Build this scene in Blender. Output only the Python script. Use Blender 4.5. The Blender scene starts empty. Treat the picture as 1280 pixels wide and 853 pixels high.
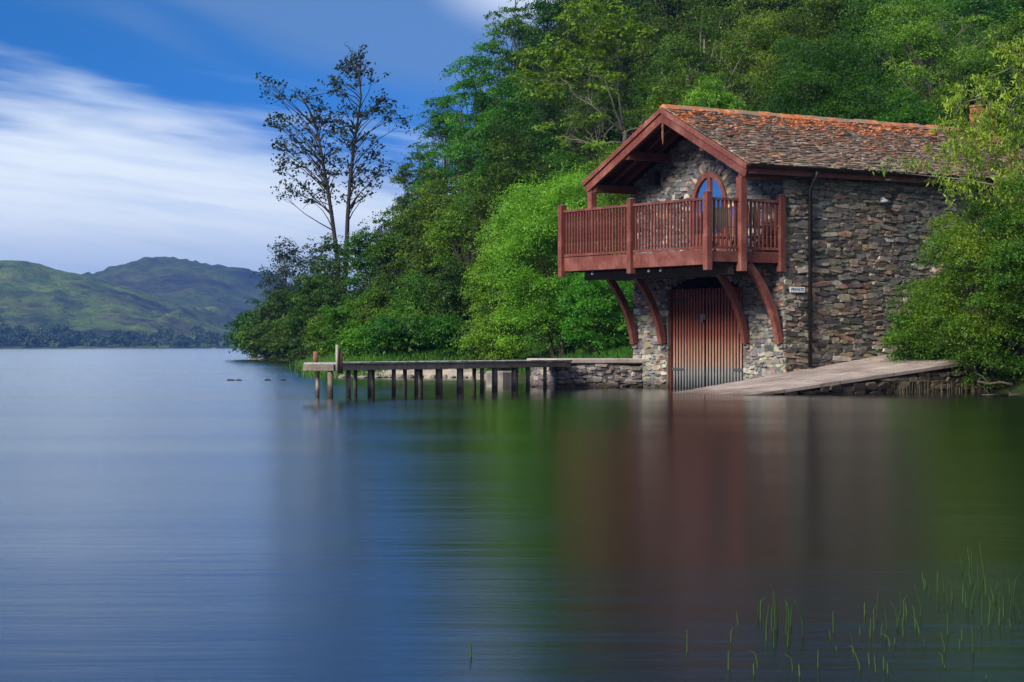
import bpy, math, random
import numpy as np
from mathutils import Vector, Matrix

S = bpy.context.scene
COL = S.collection
R = math.radians
random.seed(7)

# ------------------------------------------------------------------ camera
F = 2690.0          # focal length in pixels of the 1280 px wide photograph
CAMH = 0.9          # lens height above the lake
cam_d = bpy.data.cameras.new('camera')
cam_d.sensor_width = 36.0
cam_d.lens = F / 1280 * 36.0
cam_d.shift_y = 7.5 / 1280
cam_d.clip_start = 0.1
cam_d.clip_end = 20000
cam = bpy.data.objects.new('camera', cam_d)
cam.location = (0, 0, CAMH)
cam.rotation_euler = (R(90), 0, 0)
COL.objects.link(cam)
S.camera = cam

# ------------------------------------------------------------------ world
SUN_EL, SUN_AZ = 33.0, -138.0      # azimuth clockwise from +Y
world = bpy.data.worlds.new('World')
S.world = world
world.use_nodes = True


def build_world():
    nt = world.node_tree
    N, L = nt.nodes, nt.links
    N.clear()
    out = N.new('ShaderNodeOutputWorld')
    bg = N.new('ShaderNodeBackground')
    bg.inputs['Strength'].default_value = 0.1
    L.new(bg.outputs[0], out.inputs[0])
    sky = N.new('ShaderNodeTexSky')
    sky.sky_type = 'NISHITA'
    sky.sun_disc = False
    sky.sun_elevation = R(SUN_EL)
    sky.sun_rotation = R(SUN_AZ)
    sky.air_density = 1.0
    sky.dust_density = 0.4
    sky.ozone_density = 3.0

    def math_(op, a, b=None, c=None, clamp=False):
        n = N.new('ShaderNodeMath')
        n.operation = op
        n.use_clamp = clamp
        for i, v in enumerate((a, b, c)):
            if v is None:
                continue
            if isinstance(v, (int, float)):
                n.inputs[i].default_value = v
            else:
                L.new(v, n.inputs[i])
        return n.outputs[0]

    def sstep(v, a, b):
        n = N.new('ShaderNodeMapRange')
        n.interpolation_type = 'SMOOTHSTEP'
        L.new(v, n.inputs['Value'])
        n.inputs['From Min'].default_value = a
        n.inputs['From Max'].default_value = b
        return n.outputs[0]

    def mix(f, a, b, mode='MIX'):
        n = N.new('ShaderNodeMix')
        n.data_type = 'RGBA'
        n.blend_type = mode
        if isinstance(f, (int, float)):
            n.inputs[0].default_value = f
        else:
            L.new(f, n.inputs[0])
        for i, v in ((6, a), (7, b)):
            if isinstance(v, tuple):
                n.inputs[i].default_value = (*v, 1)
            else:
                L.new(v, n.inputs[i])
        return n.outputs[2]

    tc = N.new('ShaderNodeTexCoord')
    sep = N.new('ShaderNodeSeparateXYZ')
    L.new(tc.outputs['Generated'], sep.inputs[0])
    az = math_('ARCTAN2', sep.outputs[0], sep.outputs[1])
    el = math_('ARCSINE', sep.outputs[2])
    # long-exposure streaks: noise in (azimuth, elevation), drawn out along a falling diagonal
    q = math_('ADD', el, math_('MULTIPLY', az, 0.13))
    q2 = math_('ADD', el, math_('MULTIPLY', az, 0.32))

    def noise(u, su, v, sv, seed, detail=4, rough=0.55):
        cb = N.new('ShaderNodeCombineXYZ')
        L.new(math_('MULTIPLY', u, su), cb.inputs[0])
        L.new(math_('MULTIPLY', v, sv), cb.inputs[1])
        cb.inputs[2].default_value = seed
        n = N.new('ShaderNodeTexNoise')
        n.inputs['Scale'].default_value = 1
        n.inputs['Detail'].default_value = detail
        n.inputs['Roughness'].default_value = rough
        L.new(cb.outputs[0], n.inputs['Vector'])
        return n.outputs['Fac']
    n1 = noise(az, 7.0, q, 42.0, 3.1, 4, 0.5)
    n2 = noise(az, 9.0, q2, 46.0, 8.4, 2, 0.4)
    n3 = noise(az, 11.0, q, 120.0, 1.7, 5, 0.6)
    n4 = noise(az, 2.2, el, 9.0, 5.2, 2)
    # broad white bank low in the sky
    qq = math_('ADD', q, math_('MULTIPLY', math_('SUBTRACT', n1, 0.5), 0.11))
    bank = math_('MULTIPLY', math_('SUBTRACT', 1.0, sstep(qq, 0.052, 0.098)), sstep(az, -1.05, -0.55))
    # grey-blue underside near the hills
    under = math_('SUBTRACT', 1.0, sstep(math_('ADD', el, math_('MULTIPLY', math_('SUBTRACT', n3, 0.5), 0.03)), 0.012, 0.062))
    # thin veil higher up, crossing the frame from the upper left
    qv = math_('ADD', q2, math_('MULTIPLY', math_('SUBTRACT', n2, 0.5), 0.05))
    veil = math_('MULTIPLY', sstep(qv, 0.088, 0.118), math_('SUBTRACT', 1.0, sstep(qv, 0.135, 0.20)))
    veil = math_('MULTIPLY', veil, 0.55)
    high = math_('MULTIPLY', sstep(n4, 0.42, 0.66), sstep(el, 0.16, 0.3))
    # bright patch at the top of the frame beside the trees
    dx = math_('SUBTRACT', az, 0.012)
    dy = math_('SUBTRACT', el, 0.172)
    dd = math_('SQRT', math_('ADD', math_('POWER', math_('MULTIPLY', dx, 0.55), 2.0), math_('POWER', dy, 2.0)))
    patch = math_('MULTIPLY', math_('SUBTRACT', 1.0, sstep(dd, 0.008, 0.034)), 0.85)

    blue = mix(1.0, sky.outputs[0], (0.30, 0.62, 1.12), 'MULTIPLY')
    # keep the low sky as deep as the zenith-ward sky of a polarised long exposure
    deep = mix(sstep(el, 0.02, 0.35), (0.0, 1.30, 4.8), blue)
    deep = mix(sstep(math_('ADD', el, math_('MULTIPLY', az, -0.1)), 0.09, 0.18), deep, mix(0.55, deep, (0.0, 0.7, 2.3)))
    c = mix(veil, deep, (1.3, 2.25, 3.9))
    c = mix(high, c, (2.6, 3.4, 5.6))
    wisp = math_('MULTIPLY', math_('MULTIPLY', sstep(n3, 0.48, 0.75), math_('SUBTRACT', 1.0, sstep(q, 0.075, 0.118))), 0.6)
    c = mix(wisp, c, (3.6, 5.2, 7.4))
    bankc = mix(under, mix(sstep(n3, 0.38, 0.66), (7.3, 7.9, 8.1), (5.8, 6.7, 7.6)), (2.4, 3.6, 5.2))
    c = mix(math_('MULTIPLY', bank, 0.95), c, bankc)
    c = mix(patch, c, (6.2, 6.7, 7.8))
    # thin cloud overhead and behind the viewer
    over = math_('MULTIPLY', sstep(el, 0.26, 0.55), 0.75)
    c = mix(over, c, (4.0, 4.4, 5.0))
    back = math_('MULTIPLY', sstep(math_('ABSOLUTE', az), 1.5, 2.2), 0.7)
    c = mix(back, c, (3.6, 4.1, 4.8))
    L.new(c, bg.inputs['Color'])


build_world()

# ------------------------------------------------------------------ sun
sun_d = bpy.data.lights.new('sun', 'SUN')
sun_d.energy = 4.8
sun_d.angle = R(22)
sun_d.color = (1.0, 0.90, 0.78)
sun = bpy.data.objects.new('sun', sun_d)
sun.location = (-30, -30, 60)
_d = Vector((math.sin(R(SUN_AZ)) * math.cos(R(SUN_EL)), math.cos(R(SUN_AZ)) * math.cos(R(SUN_EL)), math.sin(R(SUN_EL))))
sun.rotation_euler = (-_d).to_track_quat('-Z', 'Y').to_euler()
COL.objects.link(sun)

S.view_settings.view_transform = 'Standard'
S.view_settings.look = 'None'
S.view_settings.exposure = 0.52
S.view_settings.gamma = 1.0
S.view_settings.use_curve_mapping = False
S.render.engine = 'CYCLES'
S.cycles.use_denoising = True
S.cycles.max_bounces = 6
S.cycles.diffuse_bounces = 3
S.cycles.glossy_bounces = 3
S.cycles.transmission_bounces = 3
S.cycles.volume_bounces = 0
S.cycles.use_adaptive_sampling = True
S.cycles.adaptive_threshold = 0.015
S.cycles.caustics_reflective = False
S.cycles.caustics_refractive = False

# ------------------------------------------------------------------ helpers


class MB:
    """collects boxes, tubes and polygons; build() links them as ONE mesh object"""

    def __init__(self):
        self.v, self.f, self.c, self.m = [], [], [], []

    def poly(self, pts, faces, col=None, moss=0.0):
        o = len(self.v)
        self.v += [tuple(p) for p in pts]
        for f in faces:
            self.f.append([o + i for i in f])
            self.c.append(col or (1, 1, 1))
            self.m.append(moss)

    def box(self, x0, x1, y0, y1, z0, z1, **k):
        p = [(x0, y0, z0), (x1, y0, z0), (x1, y1, z0), (x0, y1, z0), (x0, y0, z1), (x1, y0, z1), (x1, y1, z1), (x0, y1, z1)]
        self.poly(p, [(0, 3, 2, 1), (4, 5, 6, 7), (0, 1, 5, 4), (1, 2, 6, 5), (2, 3, 7, 6), (3, 0, 4, 7)], **k)

    def bar(self, a, b, w, h, up=(0, 0, 1), **k):
        a, b = Vector(a), Vector(b)
        d = (b - a).normalized()
        s = d.cross(Vector(up))
        if s.length < 1e-5:
            s = d.cross(Vector((1, 0, 0)))
        s.normalize()
        t = s.cross(d)
        p = []
        for q in (a, b):
            for i, j in ((-1, -1), (1, -1), (1, 1), (-1, 1)):
                p.append(q + s * (i * w / 2) + t * (j * h / 2))
        self.poly(p, [(0, 1, 2, 3), (7, 6, 5, 4), (0, 4, 5, 1), (1, 5, 6, 2), (2, 6, 7, 3), (3, 7, 4, 0)], **k)

    def sweep(self, pts, w, h, side, **k):
        """rectangular section along a planar path; side = the path plane's normal"""
        pts = [Vector(p) for p in pts]
        side = Vector(side).normalized()
        rings = []
        for i, p in enumerate(pts):
            d = (pts[min(i + 1, len(pts) - 1)] - pts[max(i - 1, 0)]).normalized()
            n = side.cross(d)
            rings += [p + side * (a * w / 2) + n * (b * h / 2) for a, b in ((-1, -1), (1, -1), (1, 1), (-1, 1))]
        fs = [(3, 2, 1, 0), tuple(len(rings) - 4 + i for i in range(4))]
        for i in range(len(pts) - 1):
            for j in range(4):
                a, b = i * 4 + j, i * 4 + (j + 1) % 4
                fs.append((a, b, b + 4, a + 4))
        self.poly(rings, fs, **k)

    def tube(self, pts, rad, n=6, cap=True, **k):
        pts = [Vector(p) for p in pts]
        if isinstance(rad, (int, float)):
            rad = [rad] * len(pts)
        rings = []
        ref = Vector((0.31, 0.87, 0.2)).normalized()
        for i, p in enumerate(pts):
            d = pts[min(i + 1, len(pts) - 1)] - pts[max(i - 1, 0)]
            d = d.normalized() if d.length > 1e-9 else Vector((0, 0, 1))
            s = d.cross(ref)
            if s.length < 0.05:
                s = d.cross(Vector((1, 0, 0)))
            s.normalize()
            t = d.cross(s)
            for j in range(n):
                a = 2 * math.pi * j / n
                rings.append(p + (s * math.cos(a) + t * math.sin(a)) * rad[i])
        fs = []
        for i in range(len(pts) - 1):
            for j in range(n):
                a, b = i * n + j, i * n + (j + 1) % n
                fs.append((a, b, b + n, a + n))
        if cap:
            fs.append(tuple(reversed(range(n))))
            fs.append(tuple(len(rings) - n + j for j in range(n)))
        self.poly(rings, fs, **k)

    def lathe(self, prof, n=12, at=(0, 0, 0), **k):
        self.tube([(at[0], at[1], at[2] + z) for r, z in prof], [r for r, z in prof], n, True, **k)

    def xf(self, fn, start=0):
        for i in range(start, len(self.v)):
            self.v[i] = tuple(fn(Vector(self.v[i])))

    def mesh(self, name, mat, smooth=False, bevel=0):
        me = bpy.data.meshes.new(name)
        me.from_pydata(self.v, [], self.f)
        if any(c != (1, 1, 1) for c in self.c):
            a = me.attributes.new('col', 'FLOAT_COLOR', 'FACE')
            a.data.foreach_set('color', np.array([(*c, 1) for c in self.c], dtype=np.float32).ravel())
        if any(self.m):
            a = me.attributes.new('moss', 'FLOAT', 'FACE')
            a.data.foreach_set('value', np.array(self.m, dtype=np.float32))
        me.materials.append(mat)
        if smooth:
            me.polygons.foreach_set('use_smooth', [True] * len(me.polygons))
        me.update()
        return me

    def build(self, name, mat, parent=None, smooth=False, loc=None, bevel=0):
        o = bpy.data.objects.new(name, self.mesh(name, mat, smooth))
        COL.objects.link(o)
        if parent:
            o.parent = parent
        if loc:
            o.location = loc
        if bevel:
            b = o.modifiers.new('bevel', 'BEVEL')
            b.width = bevel
            b.segments = 1
            b.limit_method = 'ANGLE'
        return o


def tag(o, label=None, cat=None, group=None, kind=None):
    for k, v in (('label', label), ('category', cat), ('group', group), ('kind', kind)):
        if v:
            o[k] = v
    return o


def empty(name, loc=(0, 0, 0), rz=0):
    o = bpy.data.objects.new(name, None)
    o.location = loc
    o.rotation_euler = (0, 0, rz)
    o.empty_display_size = 0.2
    COL.objects.link(o)
    return o


def copy_tree(o, parent=None):
    c = o.copy()
    COL.objects.link(c)
    if parent:
        c.parent = parent
    for ch in list(o.children):
        copy_tree(ch, c)
    return c


def np_mesh(name, verts, nper, mat, tint=None):
    """mesh of separate polygons with nper corners each, from a numpy array"""
    nv = len(verts)
    nf = nv // nper
    me = bpy.data.meshes.new(name)
    me.vertices.add(nv)
    me.vertices.foreach_set('co', np.ascontiguousarray(verts, dtype=np.float32).ravel())
    me.loops.add(nv)
    me.loops.foreach_set('vertex_index', np.arange(nv, dtype=np.int32))
    me.polygons.add(nf)
    me.polygons.foreach_set('loop_start', np.arange(0, nv, nper, dtype=np.int32))
    if tint is not None:
        a = me.attributes.new('tint', 'FLOAT', 'FACE')
        a.data.foreach_set('value', np.ascontiguousarray(tint, dtype=np.float32))
    me.materials.append(mat)
    me.update(calc_edges=True)
    return me


def link_mesh(name, me, parent=None):
    o = bpy.data.objects.new(name, me)
    COL.objects.link(o)
    if parent:
        o.parent = parent
    return o


# ------------------------------------------------------------------ materials
class NT:
    def __init__(self, name):
        self.mat = bpy.data.materials.new(name)
        self.mat.use_nodes = True
        self.nt = self.mat.node_tree
        self.N, self.L = self.nt.nodes, self.nt.links
        self.bsdf = self.N['Principled BSDF']
        self.out = self.N['Material Output']

    def node(self, t, **kw):
        n = self.N.new(t)
        for k, v in kw.items():
            setattr(n, k, v)
        return n

    def set(self, sock, v):
        if isinstance(v, (int, float)):
            sock.default_value = v
        elif isinstance(v, tuple):
            sock.default_value = (*v, 1) if len(v) == 3 and sock.type == 'RGBA' else v
        else:
            self.L.new(v, sock)

    def coord(self, kind='Object'):
        return self.node('ShaderNodeTexCoord').outputs[kind]

    def pos(self):
        return self.node('ShaderNodeNewGeometry').outputs['Position']

    def mapping(self, vec, scale=(1, 1, 1), rot=(0, 0, 0)):
        n = self.node('ShaderNodeMapping')
        n.inputs['Scale'].default_value = scale
        n.inputs['Rotation'].default_value = rot
        self.L.new(vec, n.inputs[0])
        return n.outputs[0]

    def noise(self, vec, scale, detail=4, rough=0.55, col=False):
        n = self.node('ShaderNodeTexNoise')
        n.inputs['Scale'].default_value = scale
        n.inputs['Detail'].default_value = detail
        n.inputs['Roughness'].default_value = rough
        self.L.new(vec, n.inputs['Vector'])
        return n.outputs['Color' if col else 'Fac']

    def ramp(self, fac, stops):
        n = self.node('ShaderNodeValToRGB')
        e = n.color_ramp.elements
        while len(e) < len(stops):
            e.new(0.5)
        for i, (p, c) in enumerate(stops):
            e[i].position = p
            e[i].color = (*c, 1) if isinstance(c, tuple) else (c, c, c, 1)
        self.set(n.inputs[0], fac)
        return n.outputs[0]

    def mix(self, f, a, b, mode='MIX'):
        n = self.node('ShaderNodeMix', data_type='RGBA', blend_type=mode)
        self.set(n.inputs[0], f)
        self.set(n.inputs[6], a)
        self.set(n.inputs[7], b)
        return n.outputs[2]

    def math(self, op, a, b=None, clamp=False):
        n = self.node('ShaderNodeMath', operation=op, use_clamp=clamp)
        self.set(n.inputs[0], a)
        if b is not None:
            self.set(n.inputs[1], b)
        return n.outputs[0]

    def attr(self, name, out='Color'):
        n = self.node('ShaderNodeAttribute', attribute_name=name)
        return n.outputs[out]

    def random(self):
        return self.node('ShaderNodeObjectInfo').outputs['Random']

    def bump(self, h, strength=0.3, dist=0.02):
        n = self.node('ShaderNodeBump')
        n.inputs['Strength'].default_value = strength
        n.inputs['Distance'].default_value = dist
        self.L.new(h, n.inputs['Height'])
        self.L.new(n.outputs[0], self.bsdf.inputs['Normal'])

    def base(self, c, rough=0.7, spec=0.4):
        self.set(self.bsdf.inputs['Base Color'], c)
        self.set(self.bsdf.inputs['Roughness'], rough)
        self.bsdf.inputs['Specular IOR Level'].default_value = spec


def mat_stone(name, warm=0.0, dark=1.0, moss=0.0):
    t = NT(name)
    p = t.coord()
    n1 = t.noise(p, 9, 6, 0.65)
    n2 = t.noise(p, 1.1, 3)
    c = t.mix(1.0, t.attr('col'), t.ramp(n1, [(0.25, (0.45, 0.44, 0.43)), (0.5, (0.95, 0.95, 0.95)), (0.75, (1.5, 1.48, 1.4))]), 'MULTIPLY')
    c = t.mix(t.ramp(n2, [(0.45, 0.0), (0.75, 0.45)]), c, t.mix(1.0, c, (1.25, 0.92, 0.7), 'MULTIPLY'))
    # lichen blotches
    n3 = t.noise(p, 5.0, 5, 0.7)
    c = t.mix(t.ramp(n3, [(0.62, 0.0), (0.7, 0.55)]), c, (0.30, 0.31, 0.25))
    # damp stained band near the lake
    sz = t.node('ShaderNodeSeparateXYZ')
    t.L.new(t.pos(), sz.inputs[0])
    wet = t.math('ADD', sz.outputs[2], t.math('MULTIPLY', t.math('SUBTRACT', n2, 0.5), 0.25))
    c = t.mix(t.ramp(wet, [(0.05, 0.85), (0.22, 0.0)]), c, (0.018, 0.017, 0.013))
    if dark != 1.0 or warm:
        c = t.mix(1.0, c, (dark * (1 + warm), dark, dark * (1 - warm)), 'MULTIPLY')
    t.base(c, 0.78, 0.3)
    t.bump(t.noise(p, 26, 6, 0.7), 0.6, 0.02)
    return t.mat


def mat_wood(name, a=(0.172, 0.050, 0.038), b=(0.085, 0.023, 0.017), pale=(0.25, 0.108, 0.086), rough=0.6):
    t = NT(name)
    p = t.coord()
    g = t.noise(t.mapping(p, (3, 3, 3)), 9, 5, 0.6)
    big = t.noise(p, 1.9, 5, 0.65)
    c = t.mix(t.ramp(g, [(0.3, 0.0), (0.7, 1.0)]), b, a)
    c = t.mix(t.ramp(big, [(0.48, 0.0), (0.68, 0.75)]), c, pale)
    c = t.mix(t.ramp(big, [(0.28, 0.7), (0.42, 0.0)]), c, b)
    r = t.ramp(t.random(), [(0.0, (0.8, 0.8, 0.8)), (1.0, (1.15, 1.15, 1.15))])
    c = t.mix(1.0, c, r, 'MULTIPLY')
    gn = t.node('ShaderNodeNewGeometry')
    sn = t.node('ShaderNodeSeparateXYZ')
    t.L.new(gn.outputs['Normal'], sn.inputs[0])
    c = t.mix(t.ramp(sn.outputs[2], [(0.75, 0.0), (0.95, 0.6)]), c, (0.20, 0.17, 0.165))
    fine = t.noise(t.mapping(p, (22, 22, 3)), 1.0, 5, 0.7)
    c = t.mix(1.0, c, t.ramp(fine, [(0.3, (0.72, 0.72, 0.72)), (0.7, (1.22, 1.22, 1.22))]), 'MULTIPLY')
    if 'post' in name or 'pile' in name:
        s = t.node('ShaderNodeSeparateXYZ')
        t.L.new(t.pos(), s.inputs[0])
        c = t.mix(t.ramp(t.math('ADD', s.outputs[2], t.math('MULTIPLY', t.math('SUBTRACT', big, 0.5), 0.2)), [(0.10, 0.85), (0.24, 0.0)]), c, (0.015, 0.014, 0.011))
    t.base(c, rough, 0.35)
    t.bump(t.noise(t.mapping(p, (8, 8, 2)), 12, 4), 0.25, 0.006)
    return t.mat


def mat_plain(name, c, rough=0.6, var=0.3, scale=6, metallic=0.0, bump=0.15):
    t = NT(name)
    n = t.noise(t.coord(), scale, 5, 0.6)
    lo = tuple(x * (1 - var) for x in c)
    hi = tuple(min(1, x * (1 + var)) for x in c)
    t.base(t.ramp(n, [(0.3, lo), (0.7, hi)]), rough, 0.4)
    t.bsdf.inputs['Metallic'].default_value = metallic
    if bump:
        t.bump(t.noise(t.coord(), scale * 5, 4), bump, 0.01)
    return t.mat


def mat_leaf(name, dark, mid, light, trans=0.35, tcol=None, rough=0.5, spec=0.25):
    t = NT(name)
    n = t.noise(t.coord(), 0.55, 2)
    f = t.math('ADD', t.math('MULTIPLY', t.attr('tint', 'Fac'), 0.62), t.math('MULTIPLY', n, 0.38))
    c = t.ramp(f, [(0.12, dark), (0.5, mid), (0.9, light)])
    hs = t.node('ShaderNodeHueSaturation')
    t.L.new(c, hs.inputs['Color'])
    t.L.new(t.math('ADD', t.math('MULTIPLY', t.random(), 0.05), 0.477), hs.inputs['Hue'])
    t.L.new(t.math('ADD', t.math('MULTIPLY', t.math('FRACT', t.math('MULTIPLY', t.random(), 7.31)), 0.75), 0.55), hs.inputs['Value'])
    c = hs.outputs[0]
    t.base(c, rough, spec)
    tr = t.node('ShaderNodeBsdfTranslucent')
    tcc = t.mix(1.0, c, tcol or (1.5, 1.5, 0.6), 'MULTIPLY')
    t.L.new(tcc, tr.inputs['Color'])
    mx = t.node('ShaderNodeMixShader')
    mx.inputs[0].default_value = trans
    t.L.new(t.bsdf.outputs[0], mx.inputs[1])
    t.L.new(tr.outputs[0], mx.inputs[2])
    t.L.new(mx.outputs[0], t.out.inputs['Surface'])
    return t.mat


def mat_water():
    t = NT('lake_water')
    p = t.pos()
    # long-exposure surface: only broad, slow undulation survives
    a = t.noise(t.mapping(p, (0.10, 0.55, 1)), 1.0, 3, 0.5)
    b = t.noise(t.mapping(p, (0.7, 3.6, 1)), 1.0, 3, 0.6)
    h = t.math('ADD', t.math('MULTIPLY', a, 1.0), t.math('MULTIPLY', b, 0.42))
    t.base((0.004, 0.006, 0.006), 0.14, 0.0)
    gl = t.node('ShaderNodeBsdfGlossy')
    gl.distribution = 'BECKMANN'
    gl.inputs['Color'].default_value = (0.90, 0.93, 0.94, 1)
    rr = t.noise(t.mapping(p, (0.03, 0.22, 1)), 1.0, 3)
    t.L.new(t.math('ADD', t.math('MULTIPLY', rr, 0.14), 0.125), gl.inputs['Roughness'])
    fr = t.node('ShaderNodeFresnel')
    fr.inputs['IOR'].default_value = 1.37
    bp = t.node('ShaderNodeBump')
    bp.inputs['Strength'].default_value = 0.4
    bp.inputs['Distance'].default_value = 0.022
    t.L.new(h, bp.inputs['Height'])
    t.L.new(bp.outputs[0], gl.inputs['Normal'])
    mx = t.node('ShaderNodeMixShader')
    t.L.new(fr.outputs[0], mx.inputs[0])
    t.L.new(t.bsdf.outputs[0], mx.inputs[1])
    t.L.new(gl.outputs[0], mx.inputs[2])
    t.L.new(mx.outputs[0], t.out.inputs['Surface'])
    return t.mat


def mat_roof():
    t = NT('mossy_roof_slate')
    p = t.coord()
    n1 = t.noise(p, 6, 5, 0.65)
    c = t.mix(1.0, t.attr('col'), t.ramp(n1, [(0.25, (0.5, 0.5, 0.5)), (0.75, (1.45, 1.4, 1.3))]), 'MULTIPLY')
    m = t.attr('moss', 'Fac')
    f = t.math('ADD', m, t.math('MULTIPLY', t.math('SUBTRACT', t.noise(t.mapping(p, (1, 1.0, 1)), 1.5, 8, 0.72), 0.5), 2.6))
    mossc = t.ramp(t.noise(p, 7, 5, 0.7), [(0.25, (0.17, 0.07, 0.04)), (0.46, (0.37, 0.10, 0.03)), (0.58, (0.56, 0.20, 0.07)), (0.68, (0.52, 0.36, 0.24)), (0.8, (0.3, 0.2, 0.1))])
    c = t.mix(t.ramp(f, [(0.42, 0.0), (0.62, 0.9)]), c, mossc)
    g = t.noise(p, 2.3, 5, 0.7)
    c = t.mix(t.ramp(g, [(0.6, 0.0), (0.72, 0.45)]), c, (0.07, 0.075, 0.025))
    t.base(c, 0.85, 0.25)
    t.bump(t.noise(p, 22, 6, 0.7), 0.7, 0.03)
    return t.mat


def mat_boat_door():
    t = NT('weathered_slat_wood')
    p = t.pos()
    s = t.node('ShaderNodeSeparateXYZ')
    t.L.new(p, s.inputs[0])
    n = t.noise(t.mapping(t.coord(), (14, 14, 1.2)), 1.0, 4, 0.6)
    z = t.math('ADD', s.outputs[2], t.math('MULTIPLY', t.math('SUBTRACT', n, 0.5), 0.22))
    zz = t.math('DIVIDE', z, 2.2)
    c = t.ramp(zz, [(0.0, (0.045, 0.048, 0.05)), (0.10, (0.14, 0.15, 0.16)), (0.19, (0.20, 0.20, 0.20)), (0.24, (0.30, 0.19, 0.145)),
                    (0.44, (0.30, 0.145, 0.10)), (0.52, (0.25, 0.080, 0.055)), (0.75, (0.23, 0.066, 0.046)), (1.0, (0.20, 0.05, 0.035))])
    g = t.noise(t.mapping(t.coord(), (30, 30, 2.5)), 1.0, 5, 0.7)
    c = t.mix(1.0, c, t.ramp(g, [(0.25, (0.6, 0.6, 0.6)), (0.75, (1.3, 1.3, 1.3))]), 'MULTIPLY')
    t.base(c, 0.7, 0.25)
    t.bump(g, 0.3, 0.006)
    return t.mat


def mat_hill(name, gain):
    t = NT(name)
    p = t.pos()
    n1 = t.noise(t.mapping(p, (1, 1, 2.2)), 0.006, 7, 0.62)
    n2 = t.noise(t.mapping(p, (1, 1, 1.5)), 0.017, 6, 0.65)
    n3 = t.noise(t.mapping(p, (1.4, 0.5, 3)), 0.05, 5, 0.7)
    c = t.ramp(n1, [(0.36, (0.022, 0.018, 0.022)), (0.44, (0.035, 0.058, 0.018)), (0.50, (0.085, 0.17, 0.022)), (0.56, (0.18, 0.24, 0.035)), (0.60, (0.085, 0.070, 0.030)), (0.68, (0.028, 0.022, 0.026))])
    c2 = t.ramp(n2, [(0.36, (0.014, 0.016, 0.020)), (0.47, (0.055, 0.090, 0.020)), (0.56, (0.17, 0.23, 0.035)), (0.66, (0.060, 0.042, 0.034))])
    c = t.mix(0.5, c, c2)
    c = t.mix(t.ramp(n3, [(0.52, 0.0), (0.68, 0.85)]), c, (0.022, 0.020, 0.028))
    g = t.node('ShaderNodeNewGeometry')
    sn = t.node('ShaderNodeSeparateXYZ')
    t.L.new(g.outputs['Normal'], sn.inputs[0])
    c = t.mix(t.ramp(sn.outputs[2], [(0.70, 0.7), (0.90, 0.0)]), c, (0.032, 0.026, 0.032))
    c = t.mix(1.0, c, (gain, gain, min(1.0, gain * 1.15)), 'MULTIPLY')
    t.base(c, 0.95, 0.1)
    t.bump(t.noise(p, 0.05, 6, 0.7), 0.8, 8.0)
    return t.mat


def mat_ground():
    t = NT('woodland_ground')
    p = t.pos()
    n = t.noise(p, 0.9, 6, 0.65)
    c = t.ramp(n, [(0.3, (0.012, 0.02, 0.008)), (0.55, (0.025, 0.04, 0.012)), (0.75, (0.05, 0.06, 0.02))])
    s = t.node('ShaderNodeSeparateXYZ')
    t.L.new(p, s.inputs[0])
    hz = t.math('ADD', s.outputs[2], t.math('MULTIPLY', t.math('SUBTRACT', n, 0.5), 0.3))
    beach = t.math('MULTIPLY', t.ramp(hz, [(0.22, 1.0), (0.36, 0.0)]), t.ramp(t.math('DIVIDE', s.outputs[1], 100.0), [(0.55, 0.0), (0.6, 1.0), (0.75, 1.0), (0.85, 0.0)]))
    c = t.mix(beach, c, t.ramp(t.noise(p, 4, 6, 0.7), [(0.3, (0.16, 0.14, 0.12)), (0.7, (0.42, 0.37, 0.31))]))
    t.base(c, 0.95, 0.1)
    t.bump(t.noise(p, 3, 6, 0.7), 0.6, 0.12)
    return t.mat


M = {}
M['stone'] = mat_stone('rubble_stone', 0.05, 1.42)
M['stone_dark'] = mat_stone('damp_rubble_stone', 0.08, 0.65)
M['dock_dark'] = mat_plain('dock_shade_colour', (0.035, 0.032, 0.030), 0.95, 0.4, 5)
M['wood'] = mat_wood('red_stained_wood')
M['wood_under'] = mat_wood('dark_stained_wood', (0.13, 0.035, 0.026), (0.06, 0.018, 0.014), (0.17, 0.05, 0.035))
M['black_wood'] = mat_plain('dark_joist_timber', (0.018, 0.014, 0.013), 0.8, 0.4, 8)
M['door'] = mat_boat_door()
M['roof'] = mat_roof()
M['black'] = mat_plain('black_painted_iron', (0.006, 0.0065, 0.008), 0.5, 0.3, 5, bump=0.05)
M['iron'] = mat_plain('grey_iron', (0.10, 0.11, 0.125), 0.55, 0.4, 14, 0.6)
M['lead'] = mat_plain('pale_lead', (0.30, 0.33, 0.38), 0.35, 0.2, 6)
M['concrete'] = mat_plain('worn_concrete', (0.33, 0.29, 0.265), 0.85, 0.3, 2.5, bump=0.5)
M['grey_wood'] = mat_wood('weathered_grey_wood', (0.36, 0.30, 0.245), (0.19, 0.155, 0.125), (0.46, 0.42, 0.37), 0.8)
M['deck'] = mat_wood('bleached_deck_wood', (0.34, 0.34, 0.35), (0.20, 0.20, 0.20), (0.45, 0.45, 0.46), 0.8)
M['pile'] = mat_wood('wet_pile_wood', (0.19, 0.16, 0.13), (0.10, 0.082, 0.066), (0.27, 0.24, 0.205), 0.8)
M['end_wood'] = mat_wood('grey_end_wood', (0.15, 0.13, 0.11), (0.08, 0.07, 0.058), (0.22, 0.20, 0.175), 0.8)  # darker copy of the grey wood, its colour offsets sun on the end board
M['brown_post'] = mat_wood('brown_post_wood', (0.19, 0.09, 0.05), (0.09, 0.045, 0.03), (0.26, 0.15, 0.09), 0.8)
M['pale_post'] = mat_wood('pale_post_wood', (0.42, 0.40, 0.34), (0.25, 0.23, 0.2), (0.55, 0.53, 0.48), 0.8)
M['canvas_green'] = mat_plain('dark_green_canvas', (0.012, 0.035, 0.026), 0.85, 0.25, 20)
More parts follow.
